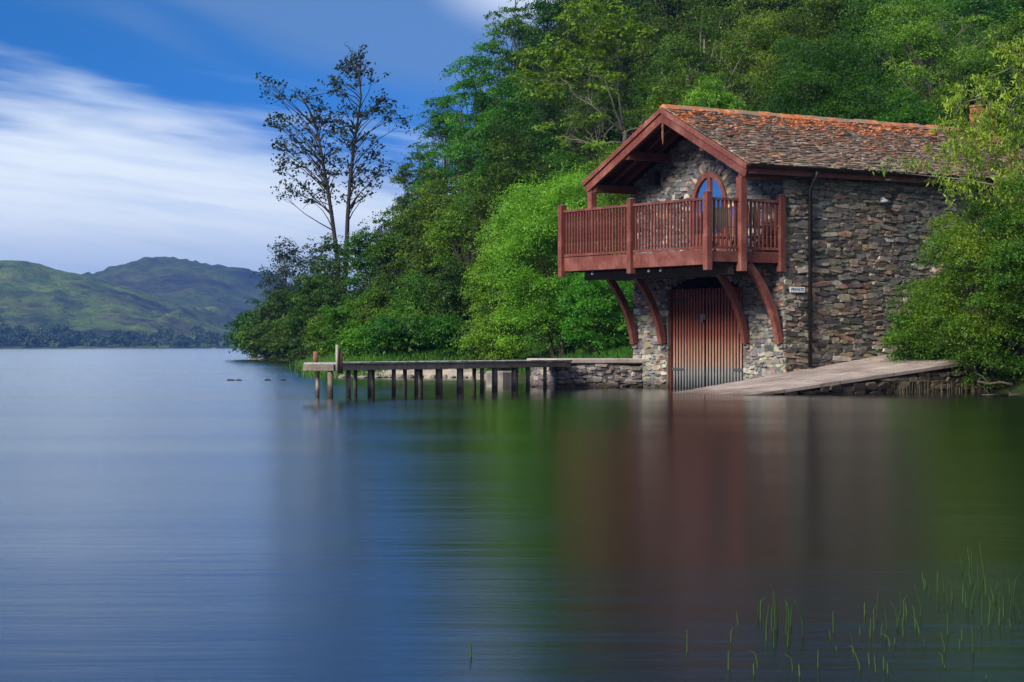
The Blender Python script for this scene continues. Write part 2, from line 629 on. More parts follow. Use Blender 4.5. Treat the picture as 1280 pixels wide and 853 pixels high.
M['canvas_blue'] = mat_plain('bright_blue_canvas', (0.03, 0.10, 0.50), 0.8, 0.2, 20)
M['chair_wood'] = mat_wood('varnished_chair_wood', (0.22, 0.10, 0.05), (0.12, 0.05, 0.03), (0.3, 0.15, 0.08))
M['white'] = mat_plain('white_paint', (0.72, 0.73, 0.76), 0.5, 0.1, 6, bump=0.05)
M['ink'] = mat_plain('dark_blue_lettering', (0.02, 0.03, 0.08), 0.5, 0.1, 6, bump=0)
M['red_brick'] = mat_stone('pinkish_chimney_stone', 0.25, 1.15)
M['water'] = mat_water()
M['ground'] = mat_ground()
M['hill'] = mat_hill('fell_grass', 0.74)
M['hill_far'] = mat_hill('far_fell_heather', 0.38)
M['bark'] = mat_plain('brown_bark', (0.055, 0.045, 0.036), 0.95, 0.5, 6, bump=0.8)
M['bark_dark'] = mat_plain('dark_bark', (0.022, 0.019, 0.016), 0.95, 0.4, 6, bump=0.8)
M['bark_pale'] = mat_plain('grey_bark', (0.16, 0.15, 0.125), 0.95, 0.4, 6, bump=0.6)
M['rock'] = mat_plain('lake_rock', (0.17, 0.155, 0.145), 0.85, 0.5, 4, bump=0.8)
M['rock_dark'] = mat_plain('wet_lake_rock', (0.02, 0.021, 0.025), 0.5, 0.5, 4, bump=0.8)
M['orange'] = mat_plain('dull_orange_paint', (0.28, 0.09, 0.05), 0.6, 0.1, 3)
g = NT('window_glass')
g.base((0.012, 0.02, 0.03), 0.03, 1.0)
g.bsdf.inputs['IOR'].default_value = 4.5
M['glass'] = g.mat

L_ = mat_leaf
M['leaf_dark'] = L_('leaf_dark_green', (0.0140, 0.0409, 0.0041), (0.0341, 0.1000, 0.0074), (0.0851, 0.1836, 0.0148), 0.35)
M['leaf_mid'] = L_('leaf_mid_green', (0.0183, 0.0584, 0.0042), (0.0511, 0.1460, 0.0078), (0.1187, 0.2372, 0.0157), 0.4)
M['leaf_blue'] = L_('leaf_cool_green', (0.0151, 0.0540, 0.0047), (0.0414, 0.1322, 0.0088), (0.0980, 0.2154, 0.0161), 0.38)
M['leaf_yellow'] = L_('leaf_yellow_green', (0.0300, 0.0748, 0.0075), (0.0856, 0.1764, 0.0140), (0.1925, 0.2886, 0.0267), 0.4)
M['leaf_bright'] = L_('leaf_bright_green', (0.0368, 0.1234, 0.0099), (0.0917, 0.2376, 0.0198), (0.1922, 0.3746, 0.0446), 0.45)
M['leaf_bush'] = L_('leaf_waterside_bush', (0.0224, 0.0727, 0.0076), (0.0655, 0.1615, 0.0119), (0.1870, 0.2503, 0.0170), 0.42)
M['leaf_willow'] = L_('leaf_willow', (0.0360, 0.1104, 0.0108), (0.1224, 0.2484, 0.0225), (0.3024, 0.4140, 0.0450), 0.45)
M['leaf_sky'] = L_('leaf_alder', (0.007, 0.020, 0.008), (0.012, 0.032, 0.012), (0.022, 0.050, 0.016), 0.2)
M['leaf_far'] = L_('leaf_far_wood', (0.008, 0.022, 0.008), (0.022, 0.050, 0.014), (0.06, 0.10, 0.022), 0.15)
M['grass'] = L_('bank_grass', (0.0210, 0.0700, 0.0084), (0.0420, 0.1330, 0.0140), (0.0840, 0.2030, 0.0280), 0.35)
M['reed'] = L_('reed_stem', (0.025, 0.065, 0.010), (0.05, 0.10, 0.014), (0.13, 0.12, 0.02), 0.3)
M['dry_reed'] = L_('dry_reed', (0.035, 0.035, 0.02), (0.07, 0.07, 0.035), (0.14, 0.13, 0.07), 0.3)

# ------------------------------------------------------------------ frames
CU, SU = 0.552, -0.834          # house x axis (along the gable wall, towards the viewer's right)
HX, HY = 2.748, 48.0            # left corner of the gable wall at the water
HW, HL = 5.07, 8.35
HROT = math.atan2(SU, CU)


def H2W(x, y, z=0.0):
    return Vector((HX + CU * x - SU * y, HY + SU * x + CU * y, z))


def PX(px, Y):
    return (px - 640.0) / F * Y


def ZP(py, Y):
    return CAMH + (434.0 - py) / F * Y


# ------------------------------------------------------------------ terrain
SHORE = np.array([(60, -20), (30, 18), (14, 36.5), (9.9, 41.2), (9.35, 43.2), (9.1, 45.4), (6.2, 46.2), (3.3, 48.9), (2.9, 48.3), (1.4, 47.9), (1.0, 50.5),
                  (-0.4, 57), (-1.2, 62.6), (-4.6, 63.6), (-5.6, 65.0), (-5.6, 69), (-8.0, 86), (-12.3, 128), (-18.7, 160), (-20.3, 168), (-19, 190),
                  (0, 270), (60, 430), (420, 640), (420, -20)], dtype=float)


def shore_dist(P):
    """signed distance to the shoreline, positive on land; P = (n, 2)"""
    P = np.asarray(P, float)
    A = SHORE
    B = np.roll(SHORE, -1, axis=0)
    best = np.full(len(P), 1e9)
    inside = np.zeros(len(P), bool)
    for a, b in zip(A, B):
        ab = b - a
        t = np.clip(((P - a) @ ab) / (ab @ ab), 0, 1)
        d = np.hypot(*(P - (a + t[:, None] * ab)).T)
        best = np.minimum(best, d)
        cr = (a[1] > P[:, 1]) != (b[1] > P[:, 1])
        with np.errstate(divide='ignore', invalid='ignore'):
            xi = (b[0] - a[0]) * (P[:, 1] - a[1]) / (b[1] - a[1]) + a[0]
        inside ^= cr & (P[:, 0] < xi)
    return np.where(inside, best, -best)


def land_z(P):
    d = shore_dist(P)
    P = np.asarray(P, float)
    x, y = P[:, 0], P[:, 1]
    dd = np.maximum(d, 0)
    z = 0.62 * (1 - np.exp(-dd / 1.6))
    k = 2.5
    soft = k * np.log1p(np.exp(np.clip((dd - 5.5) / k, -30, 30)))
    hill = 24 * (1 - np.exp(-0.52 * soft / 24))
    # the wooded knoll is low at the point and climbs towards the house
    rise = np.clip((185 - y) / 75, 0.12, 1)
    z = z + hill * rise
    z += np.where(d > 1.5, 0.12 * np.sin(x * 0.9 + 1.3) * np.cos(y * 0.7), 0) * np.clip((d - 1.5) / 3, 0, 1)
    z = np.where(d < 0, np.maximum(-1.6, d * 0.35 - 0.02), z)
    return z


def gz(x, y):
    return float(land_z([(x, y)])[0])


def build_ground():
    xs = np.concatenate([np.linspace(-160, -30, 14)[:-1], np.arange(-30, 40, 0.8), np.linspace(40, 420, 40)])
    ys = np.concatenate([np.linspace(-20, 36, 16)[:-1], np.arange(36, 76, 0.6), np.arange(76, 200, 1.5), np.linspace(200, 640, 40)])
    X, Y = np.meshgrid(xs, ys)
    P = np.stack([X.ravel(), Y.ravel()], 1)
    Z = land_z(P)
    nx, ny = len(xs), len(ys)
    idx = np.arange(nx * ny).reshape(ny, nx)
    q = np.stack([idx[:-1, :-1], idx[:-1, 1:], idx[1:, 1:], idx[1:, :-1]], -1).reshape(-1, 4)
    me = bpy.data.meshes.new('ground')
    me.from_pydata(np.column_stack([P, Z]).tolist(), [], q.tolist())
    me.polygons.foreach_set('use_smooth', [True] * len(me.polygons))
    me.materials.append(M['ground'])
    o = link_mesh('ground', me)
    tag(o, kind='structure')


build_ground()
mb = MB()
mb.poly([(-2600, -60, 0), (2600, -60, 0), (2600, 3900, 0), (-2600, 3900, 0)], [(0, 1, 2, 3)])
tag(mb.build('lake_water', M['water']), kind='structure')


# ------------------------------------------------------------------ far hills
def ridge_hill(name, outline, y0, yr, y1, xr, seed, rough):
    rng = np.random.RandomState(seed)
    nx, ny = 200, 90
    xs = np.linspace(xr[0], xr[1], nx)
    ys = np.linspace(y0, y1, ny)
    X, Y = np.meshgrid(xs, ys)
    ox = np.array([(px - 640) / F * yr for px, py in outline])
    oz = np.array([CAMH + (434 - py) / F * yr for px, py in outline])
    crest = np.interp(X, ox, oz)
    t = (Y - y0) / (yr - y0)
    prof = np.where(t <= 1, np.clip(t, 0, 1) ** 1.15, np.clip(1 - (Y - yr) / (y1 - yr), 0, 1) ** 0.7)
    Z = crest * prof
    for k in range(30):
        f = 0.005 * 1.19 ** k
        a = rng.uniform(0, 2 * math.pi)
        Z += rough / (1 + k * 0.42) * (lambda q_: 0.6 - np.abs(np.sin(q_)) if k % 2 else np.sin(q_) * 0.7)((X * math.cos(a) + Y * math.sin(a) * 0.6) * f + rng.uniform(0, 7)) * np.clip(t * 3, 0, 1) * np.clip(crest / 40, 0, 1) * np.where(np.abs(t - 1) < 0.10, 0.25, 1.0)
    Z = np.where(Y <= y0 + 1e-6, -1.0, Z)
    P = np.column_stack([X.ravel(), Y.ravel(), Z.ravel()])
    idx = np.arange(nx * ny).reshape(ny, nx)
    q = np.stack([idx[:-1, :-1], idx[:-1, 1:], idx[1:, 1:], idx[1:, :-1]], -1).reshape(-1, 4)
    me = bpy.data.meshes.new(name)
    me.from_pydata(P.tolist(), [], q.tolist())
    me.polygons.foreach_set('use_smooth', [True] * len(me.polygons))
    me.materials.append(M['hill' if yr < 2200 else 'hill_far'])
    tag(link_mesh(name, me), kind='structure')


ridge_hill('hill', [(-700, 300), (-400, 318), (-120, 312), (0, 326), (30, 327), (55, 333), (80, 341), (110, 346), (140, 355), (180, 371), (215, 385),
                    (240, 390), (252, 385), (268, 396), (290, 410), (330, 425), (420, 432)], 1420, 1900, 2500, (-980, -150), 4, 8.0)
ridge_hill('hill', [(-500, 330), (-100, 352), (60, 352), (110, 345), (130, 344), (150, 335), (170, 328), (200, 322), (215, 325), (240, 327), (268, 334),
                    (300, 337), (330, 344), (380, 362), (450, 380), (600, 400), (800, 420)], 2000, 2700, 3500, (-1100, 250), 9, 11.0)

# ------------------------------------------------------------------ stone walls
PAL = [((0.085, 0.095, 0.115), 5), ((0.045, 0.048, 0.055), 3), ((0.125, 0.125, 0.13), 4), ((0.15, 0.11, 0.085), 3), ((0.21, 0.125, 0.095), 1.6),
       ((0.25, 0.255, 0.215), 2.0), ((0.34, 0.335, 0.31), 0.9), ((0.10, 0.115, 0.105), 3), ((0.19, 0.16, 0.12), 1.5)]
PAL_SIDE = [((0.085, 0.085, 0.09), 5), ((0.05, 0.048, 0.048), 4), ((0.12, 0.11, 0.10), 4), ((0.13, 0.11, 0.09), 3), ((0.17, 0.12, 0.095), 1.6), ((0.19, 0.185, 0.16), 1.6), ((0.27, 0.26, 0.235), 0.6), ((0.10, 0.11, 0.095), 3)]
PAL_GABLE = [((0.075, 0.088, 0.11), 6), ((0.04, 0.043, 0.052), 4), ((0.11, 0.115, 0.125), 4), ((0.24, 0.24, 0.235), 1.4), ((0.16, 0.13, 0.11), 1.2), ((0.09, 0.10, 0.10), 3)]
PAL_LOW = [((0.165, 0.18, 0.155), 4), ((0.10, 0.112, 0.125), 3), ((0.22, 0.22, 0.205), 1.5), ((0.17, 0.15, 0.13), 2), ((0.07, 0.08, 0.095), 2)]
PAL_SLIP = [((0.10, 0.09, 0.08), 4), ((0.16, 0.14, 0.12), 2), ((0.06, 0.055, 0.05), 3)]


def pick(pal, rnd):
    s = sum(w for c, w in pal)
    r = rnd.uniform(0, s)
    for c, w in pal:
        r -= w
        if r <= 0:
            break
    k = rnd.uniform(0.75, 1.3)
    return tuple(min(1, x * k * rnd.uniform(0.94, 1.06)) for x in c)


def one_stone(mb, cx, cz, w, h, rnd, put, col, prot=0.03, top=None, rot=0.0):
    """an irregular faceted stone; put(a, b, out) -> 3D point, out = how far it stands proud"""
    pts = []
    n = rnd.choice((6, 7, 8, 9))
    e = 2.0 / rnd.uniform(2.0, 4.6)          # squarish superellipse
    ph = rnd.uniform(0, 6.28)
    rot = rot or rnd.gauss(0, 0.09)
    for i in range(n):
        a = 2 * math.pi * (i + rnd.uniform(-0.28, 0.28)) / n + ph
        c, s = math.cos(a), math.sin(a)
        x = math.copysign(abs(c) ** e, c) * w / 2
        z = math.copysign(abs(s) ** e, s) * h / 2
        if rot:
            x, z = x * math.cos(rot) - z * math.sin(rot), x * math.sin(rot) + z * math.cos(rot)
        pts.append((cx + x, cz + z))
    if top:
        pts = [(x, min(z, top(x))) for x, z in pts]
    p = prot * rnd.uniform(0.3, 1.5)
    tx, tz = rnd.uniform(-0.10, 0.10), rnd.uniform(-0.25, 0.25)
    ins = rnd.uniform(0.72, 0.9)
    mx = sum(a for a, b in pts) / n
    mz = sum(b for a, b in pts) / n
    r0 = [put(a, b, -0.02) for a, b in pts]
    r1 = [put(a, b, p * 0.5) for a, b in pts]
    r2 = [put(mx + (a - mx) * ins, mz + (b - mz) * ins, p + (a - mx) * tx + (b - mz) * tz) for a, b in pts]
    fs = [(i, (i + 1) % n, (i + 1) % n + n, i + n) for i in range(n)]
    fs += [(i + n, (i + 1) % n + n, (i + 1) % n + 2 * n, i + 2 * n) for i in range(n)]
    fs.append(tuple(range(2 * n, 3 * n)))
    mb.poly(r0 + r1 + r2, fs, col=col)


def rubble(mb, a0, a1, z0, top, put, pal, seed, hmin=0.05, hmax=0.17, wmin=0.12, wmax=0.5, skip=None, prot=0.03, palfn=None, ztop=None):
    rnd = random.Random(seed)
    z = z0
    zt = ztop if ztop is not None else max(top(a0), top(a1), top((a0 + a1) / 2))
    while z < zt:
        h = rnd.uniform(hmin, hmax)
        a = a0 - rnd.uniform(0, 0.1)
        while a < a1:
            w = rnd.uniform(wmin, wmax) * (0.6 if h < 0.08 else 1)
            cells = [(a, z, w, h)]
            if h > 0.11 and rnd.random() < 0.35:
                k = rnd.uniform(0.35, 0.65)
                cells = [(a, z, w, h * k), (a, z + h * k, w, h * (1 - k))]
            for (x, zz, ww, hh) in cells:
                x0, x1 = max(a0, x), min(a1, x + ww)
                if x1 - x0 < 0.05:
                    continue
                cx, cz = (x0 + x1) / 2, zz + hh / 2 + 0.045 * math.sin(x * 2.3 + zz * 1.7) + rnd.uniform(-0.018, 0.018)
                if cz > top(cx) - 0.02 or (skip and skip(cx, cz, (x1 - x0) / 2, hh / 2)):
                    continue
                p = palfn(cx, cz) if palfn else pal
                one_stone(mb, cx, cz, (x1 - x0) * rnd.uniform(1.0, 1.28), hh * rnd.uniform(1.02, 1.42), rnd, put, pick(p, rnd), prot, top)
            a += w
        z += h


# ------------------------------------------------------------------ boathouse
house = empty('boathouse', (HX, HY, 0), HROT)
tag(house, 'stone boathouse with mossy orange slate roof and red timber balcony over the lake', 'boathouse')
RIDGE, EAVE, OVER = 5.93, 4.57, 0.25
SLOPE = (RIDGE - EAVE) / (HW / 2 + OVER)


def roof_z(x):
    return RIDGE - abs(x - HW / 2) * SLOPE


YF, YB = -1.16, HL + 0.12       # roof runs from the front overhang to the far gable


def wall_top(x):
    return roof_z(x) - 0.13


DX0, DX1, DTOP = 1.20, 3.75, 2.42        # boat door opening
AX, AW, AZ0, AZ1 = 2.65, 0.62, 2.76, 4.62   # arched door: centre, half width, sill, crown


def in_arch(x, z, grow=0.0):
    w = AW + grow
    if z < AZ0 - 0.05:
        return False
    spring = AZ1 - AW * 1.35
    if z <= spring:
        return abs(x - AX) < w
    hz = (AZ1 + grow - spring)
    return ((x - AX) / w) ** 2 + ((z - spring) / hz) ** 2 < 1


def put_front(a, b, o):
    return (a, -o, b)


def put_side(a, b, o):
    return (HW + o, a, b)


def put_left(a, b, o):
    return (-o, HL - a, b)


def put_back(a, b, o):
    return (HW - a, HL + o, b)


# gable wall
w = MB()
w.box(0.0, DX0, 0.0, 0.4, -0.6, DTOP)
w.box(DX1, HW, 0.0, 0.4, -0.6, DTOP)
w.box(0.0, HW, 0.0, 0.4, DTOP, EAVE - 0.16)
w.poly([(0, 0, EAVE - 0.16), (HW, 0, EAVE - 0.16), (HW, 0, wall_top(HW)), (HW / 2, 0, wall_top(HW / 2)), (0, 0, wall_top(0)),
        (0, 0.4, EAVE - 0.16), (HW, 0.4, EAVE - 0.16), (HW, 0.4, wall_top(HW)), (HW / 2, 0.4, wall_top(HW / 2)), (0, 0.4, wall_top(0))],
       [(0, 1, 2, 3, 4), (9, 8, 7, 6, 5), (1, 6, 7, 2), (2, 7, 8, 3), (3, 8, 9, 4), (4, 9, 5, 0)])
w.c = [(0.075, 0.07, 0.065)] * len(w.f)


def arch_top(x):
    # head of the boat door opening: a shallow arch
    return DTOP - 0.30 * ((x - (DX0 + DX1) / 2) / ((DX1 - DX0) / 2)) ** 2


def skip_front(x, z, hw, hh):
    if DX0 - 0.02 < x + hw * 0.8 and x - hw * 0.8 < DX1 + 0.02 and z - hh * 0.8 < arch_top(min(max(x, DX0), DX1)):
        return True
    return in_arch(x, z, 0.16)


rubble(w, -0.03, HW + 0.02, -0.35, wall_top, put_front, PAL, 11, 0.03, 0.12, 0.08, 0.38, skip_front, 0.03,
       palfn=lambda x, z: PAL_GABLE if z > 2.6 else (PAL_LOW if z < 1.6 else PAL), ztop=RIDGE)
rnd = random.Random(3)
# voussoirs round the arched door
spring = AZ1 - AW * 1.35
for i in range(17):
    a = math.pi * (i + 0.5) / 17
    ca, sa = math.cos(a), math.sin(a)
    ex, ez = AX + ca * (AW + 0.02), spring + sa * (AZ1 - spring + 0.02)
    L0 = rnd.uniform(0.20, 0.34)
    ang = math.atan2(sa * AW, ca * (AZ1 - spring))
    one_stone(w, ex + math.cos(ang) * L0 / 2, ez + math.sin(ang) * L0 / 2, L0, 0.105, rnd, put_front,
              pick([((0.08, 0.09, 0.105), 3), ((0.26, 0.24, 0.21), 1.2), ((0.12, 0.12, 0.12), 2)], rnd), 0.035, wall_top, rot=ang)
# jamb stones of the boat door arch head
for i in range(15):
    x = DX0 + (DX1 - DX0) * (i + 0.5) / 15
    one_stone(w, x, arch_top(x) + 0.13, 0.13, 0.30, rnd, put_front, pick(PAL_GABLE, rnd), 0.03)
w.build('wall', M['stone'], house)

# side wall along the slipway
w = MB()
w.box(HW - 0.4, HW, 0.4, HL, -0.6, EAVE - 0.1)
w.c = [(0.075, 0.07, 0.065)] * len(w.f)
rubble(w, -0.03, HL + 0.02, -0.1, lambda x: 4.42, put_side, PAL_SIDE, 23, 0.03, 0.115, 0.12, 0.5, None, 0.032,
       palfn=lambda x, z: PAL_SIDE if z > 1.4 else PAL_SIDE + [((0.19, 0.15, 0.115), 6)])
w.build('wall', M['stone'], house)
w = MB()
w.box(0, 0.4, 0.4, HL, -0.6, EAVE - 0.1)
w.c = [(0.075, 0.07, 0.065)] * len(w.f)
rubble(w, -0.02, HL + 0.02, -0.3, lambda x: 4.42, put_left, PAL, 31, 0.07, 0.2, 0.18, 0.6, None, 0.03)
w.build('wall', M['stone'], house)
w = MB()
w.box(0.4, HW - 0.4, HL - 0.4, HL, -0.6, EAVE - 0.16)
w.poly([(0, HL, EAVE - 0.16), (HW, HL, EAVE - 0.16), (HW, HL, wall_top(HW)), (HW / 2, HL, wall_top(HW / 2)), (0, HL, wall_top(0)),
        (0, HL - 0.4, EAVE - 0.16), (HW, HL - 0.4, EAVE - 0.16), (HW, HL - 0.4, wall_top(HW)), (HW / 2, HL - 0.4, wall_top(HW / 2)), (0, HL - 0.4, wall_top(0))],
       [(4, 3, 2, 1, 0), (5, 6, 7, 8, 9), (2, 7, 6, 1), (3, 8, 7, 2), (4, 9, 8, 3), (0, 5, 9, 4)])
w.c = [(0.075, 0.07, 0.065)] * len(w.f)
rubble(w, 0, HW, 0.0, wall_top, put_back, PAL, 37, 0.08, 0.2, 0.2, 0.6, None, 0.03, ztop=RIDGE)
w.build('wall', M['stone'], house)

# roof: boards below, real slates above
roof = MB()
SLATE = [((0.13, 0.10, 0.085), 4), ((0.17, 0.135, 0.115), 3), ((0.23, 0.185, 0.16), 2.2), ((0.085, 0.075, 0.068), 2.0), ((0.20, 0.105, 0.065), 2.6), ((0.30, 0.26, 0.22), 0.5)]
rnd = random.Random(5)
half = HW / 2 + OVER
LEN = math.hypot(half, RIDGE - EAVE)
sx, sz = half / LEN, (RIDGE - EAVE) / LEN        # unit up the slope
for side in (1, -1):
    def P(s, y, n, side=side):
        # s up the slope from the eave, n off the surface
        return (HW / 2 + side * (half - s * sx + n * sz), y, EAVE + s * sz + n * sx)
    y0, y1 = YF + 0.02, YB
    pts = [P(-0.03, y0, 0.0), P(LEN, y0, 0.0), P(LEN, y1, 0.0), P(-0.03, y1, 0.0), P(-0.03, y0, -0.05), P(LEN, y0, -0.05), P(LEN, y1, -0.05), P(-0.03, y1, -0.05)]
    roof.poly(pts, [(0, 1, 2, 3), (4, 7, 6, 5), (0, 4, 5, 1), (1, 5, 6, 2), (2, 6, 7, 3), (3, 7, 4, 0)], col=(0.05, 0.03, 0.025))
    s = -0.08
    row = 0
    while s < LEN - 0.03:
        g_ = 0.10 - 0.03 * (s / LEN)
        y = YF - 0.03 - rnd.uniform(0, 0.2)
        while y < YB:
            wd = rnd.uniform(0.08, 0.21)
            ya, yb = max(y, YF - 0.03), min(y + wd - 0.008, YB + 0.03)
            y += wd
            if yb - ya < 0.04:
                continue
            th = rnd.uniform(0.010, 0.026)
            j = rnd.uniform(-0.02, 0.02)
            t1 = min(s + g_ * 1.9, LEN + 0.02)
            dz = rnd.uniform(-0.008, 0.012)
            k = rnd.uniform(-0.014, 0.014)
            lo = 0.024 + th + dz
            q = [P(s + j + k, ya, 0.012), P(s + j - k, yb, 0.012), P(t1, yb, 0.004), P(t1, ya, 0.004),
                 P(s + j + k, ya, lo), P(s + j - k, yb, lo + rnd.uniform(-0.006, 0.01)), P(t1, yb, 0.014), P(t1, ya, 0.014)]
            f = [(0, 3, 2, 1), (4, 5, 6, 7), (0, 1, 5, 4), (1, 2, 6, 5), (2, 3, 7, 6), (3, 0, 4, 7)]
            if side < 0:
                f = [tuple(reversed(t)) for t in f]
            h = max(0, s / LEN)
            moss = 0.02 + 0.47 * h ** 1.5 + rnd.uniform(-0.2, 0.2) - 0.05 * math.sin(y * 1.1)
            roof.poly(q, f, col=pick(SLATE, rnd), moss=max(0.001, moss))
        s += g_
        row += 1
    # cushions of moss and lifted slate edges near the ridge
    for i in range(330):
        s = LEN - abs(rnd.gauss(0, 0.55))
        if s < 0.1:
            continue
        y = rnd.uniform(YF, YB)
        r = rnd.uniform(0.02, 0.06)
        pts = []
        for k in range(6):
            a = k * math.pi / 3 + rnd.uniform(-0.3, 0.3)
            pts.append(P(s + math.sin(a) * r * 0.7, y + math.cos(a) * r * rnd.uniform(0.8, 1.7), 0.03))
        pts.append(P(s, y, 0.035 + r * rnd.uniform(0.4, 0.8)))
        roof.poly(pts, [(i2, (i2 + 1) % 6, 6) for i2 in range(6)], col=(0.14, 0.08, 0.045), moss=0.95)
# ridge stones
y = YF - 0.02
while y < YB:
    l = rnd.uniform(0.25, 0.42)
    h = rnd.uniform(0.0, 0.022)
    yb = min(y + l - 0.01, YB)
    c = pick(SLATE, rnd)
    q = []
    for yy in (y, yb):
        q += [(HW / 2 - 0.17, yy, RIDGE - 0.045 + h), (HW / 2, yy, RIDGE + 0.065 + h), (HW / 2 + 0.17, yy, RIDGE - 0.045 + h), (HW / 2, yy, RIDGE + 0.02)]
    roof.poly(q, [(0, 1, 5, 4), (1, 2, 6, 5), (2, 3, 7, 6), (3, 0, 4, 7), (3, 2, 1, 0), (4, 5, 6, 7)], col=(0.22, 0.16, 0.12), moss=0.5)
    y += l
roof_o = roof.build('roof', M['roof'], house)

# chimney on the far gable
ch = MB()
cx0, cx1, cy0, cy1 = HW / 2 - 0.21, HW / 2 + 0.21, HL - 0.30, HL + 0.14
ch.box(cx0 + 0.02, cx1 - 0.02, cy0 + 0.02, cy1 - 0.02, RIDGE - 0.5, 6.52, col=(0.04, 0.035, 0.03))
for (a0, a1, put) in ((cx0, cx1, lambda a, b, o: (a, cy0 - o + 0.02, b)), (cy0, cy1, lambda a, b, o: (cx1 + o - 0.02, a, b))):
    rubble(ch, a0, a1, RIDGE - 0.45, lambda x: 6.50, put, [((0.17, 0.075, 0.065), 3), ((0.13, 0.06, 0.05), 2), ((0.24, 0.16, 0.14), 1)], 41, 0.1, 0.2, 0.18, 0.36, None, 0.02)
ch.box(cx0 - 0.015, cx1 + 0.015, cy0 - 0.015, cy1 + 0.015, 6.52, 6.57, col=(0.10, 0.07, 0.06))
ch_o = ch.build('chimney', M['red_brick'], roof_o)

# bargeboards: two boards on each slope, the upper one proud
for side in (1, -1):
    for (n0, n1, yy0, yy1) in ((-0.27, -0.06, YF - 0.045, YF + 0.0), (-0.10, -0.005, YF - 0.085, YF - 0.047)):
        b = MB()
        def P(s, y, n, side=side):
            return (HW / 2 + side * (half - s * sx + n * sz), y, EAVE + s * sz + n * sx)
        top_s = LEN
        pts = []
        for y in (yy0, yy1):
            pts += [P(-0.06, y, n0), P(-0.06, y, n1), (HW / 2, y, RIDGE + n1 / sx), (HW / 2, y, RIDGE + n0 / sx)]
        f = [(0, 1, 2, 3), (7, 6, 5, 4), (0, 4, 5, 1), (1, 5, 6, 2), (2, 6, 7, 3), (3, 7, 4, 0)]
        b.poly(pts, f)
        b.build('bargeboard', M['wood'], house)
# pendant under the apex
p = MB()
p.lathe([(0.0, 0), (0.012, 0.03), (0.03, 0.16), (0.036, 0.28), (0.022, 0.31), (0.036, 0.34), (0.036, 0.40), (0.024, 0.43), (0.03, 0.5)], 8, (HW / 2, YF - 0.01, RIDGE - 0.78))
p.build('pendant', M['wood'], house, True)
# underside: rafters, purlins, wall plates
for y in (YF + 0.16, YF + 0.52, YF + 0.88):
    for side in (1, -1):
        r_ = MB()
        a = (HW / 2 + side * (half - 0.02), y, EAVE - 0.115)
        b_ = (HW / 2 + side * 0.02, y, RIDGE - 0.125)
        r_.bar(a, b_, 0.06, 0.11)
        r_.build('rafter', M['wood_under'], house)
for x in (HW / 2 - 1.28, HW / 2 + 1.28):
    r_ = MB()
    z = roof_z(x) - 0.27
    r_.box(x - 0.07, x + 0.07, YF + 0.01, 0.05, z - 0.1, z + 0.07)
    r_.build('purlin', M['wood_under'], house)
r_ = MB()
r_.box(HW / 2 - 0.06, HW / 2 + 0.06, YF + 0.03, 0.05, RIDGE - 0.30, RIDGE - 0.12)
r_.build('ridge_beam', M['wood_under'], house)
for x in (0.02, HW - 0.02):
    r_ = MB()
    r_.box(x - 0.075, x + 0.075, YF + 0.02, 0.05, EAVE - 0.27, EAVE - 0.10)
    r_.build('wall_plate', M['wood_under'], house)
# fascia, gutter and downpipe along the slipway side
for x, s in ((HW + OVER - 0.03, 1), (-OVER + 0.03, -1)):
    f_ = MB()
    f_.box(x - 0.014, x + 0.014, YF + 0.02, YB, EAVE - 0.20, EAVE - 0.075)
    f_.build('fascia', M['wood'], house)
    f_ = MB()
    f_.box(min(x - s * 0.016, x - s * 0.26), max(x - s * 0.016, x - s * 0.26), YF + 0.02, YB, EAVE - 0.14, EAVE - 0.12)
    f_.build('soffit', M['wood_under'], house)
    gt = MB()
    ring = []
    n = 9
    for y in (YF - 0.02, YB + 0.05):
        for k in range(n):
            a = math.pi * k / (n - 1)
            ring.append((x + s * 0.075 + math.cos(a) * 0.062, y, EAVE - 0.02 - math.sin(a) * 0.06))
        for k in range(n):
            a = math.pi * (n - 1 - k) / (n - 1)
            ring.append((x + s * 0.075 + math.cos(a) * 0.054, y, EAVE - 0.02 - math.sin(a) * 0.052))
    m_ = 2 * n
    gt.poly(ring, [(k, (k + 1) % m_, (k + 1) % m_ + m_, k + m_) for k in range(m_)] + [tuple(reversed(range(m_))), tuple(range(m_, 2 * m_))])
    gt.build('gutter', M['black'], house)
dp = MB()
DY = 0.60
dp.tube([(HW + OVER + 0.05, DY, EAVE - 0.08), (HW + OVER + 0.05, DY, EAVE - 0.17), (HW + 0.16, DY - 0.01, EAVE - 0.36), (HW + 0.10, DY, EAVE - 0.44), (HW + 0.10, DY, 0.49)], 0.045, 8)
dpo = dp.build('downpipe', M['black'], house, True)
for z in (3.9, 2.75, 1.6, 0.8):
    c = MB()
    c.box(HW + 0.02, HW + 0.15, DY - 0.058, DY + 0.058, z, z + 0.05)
    c.build('clip', M['black'], dpo)

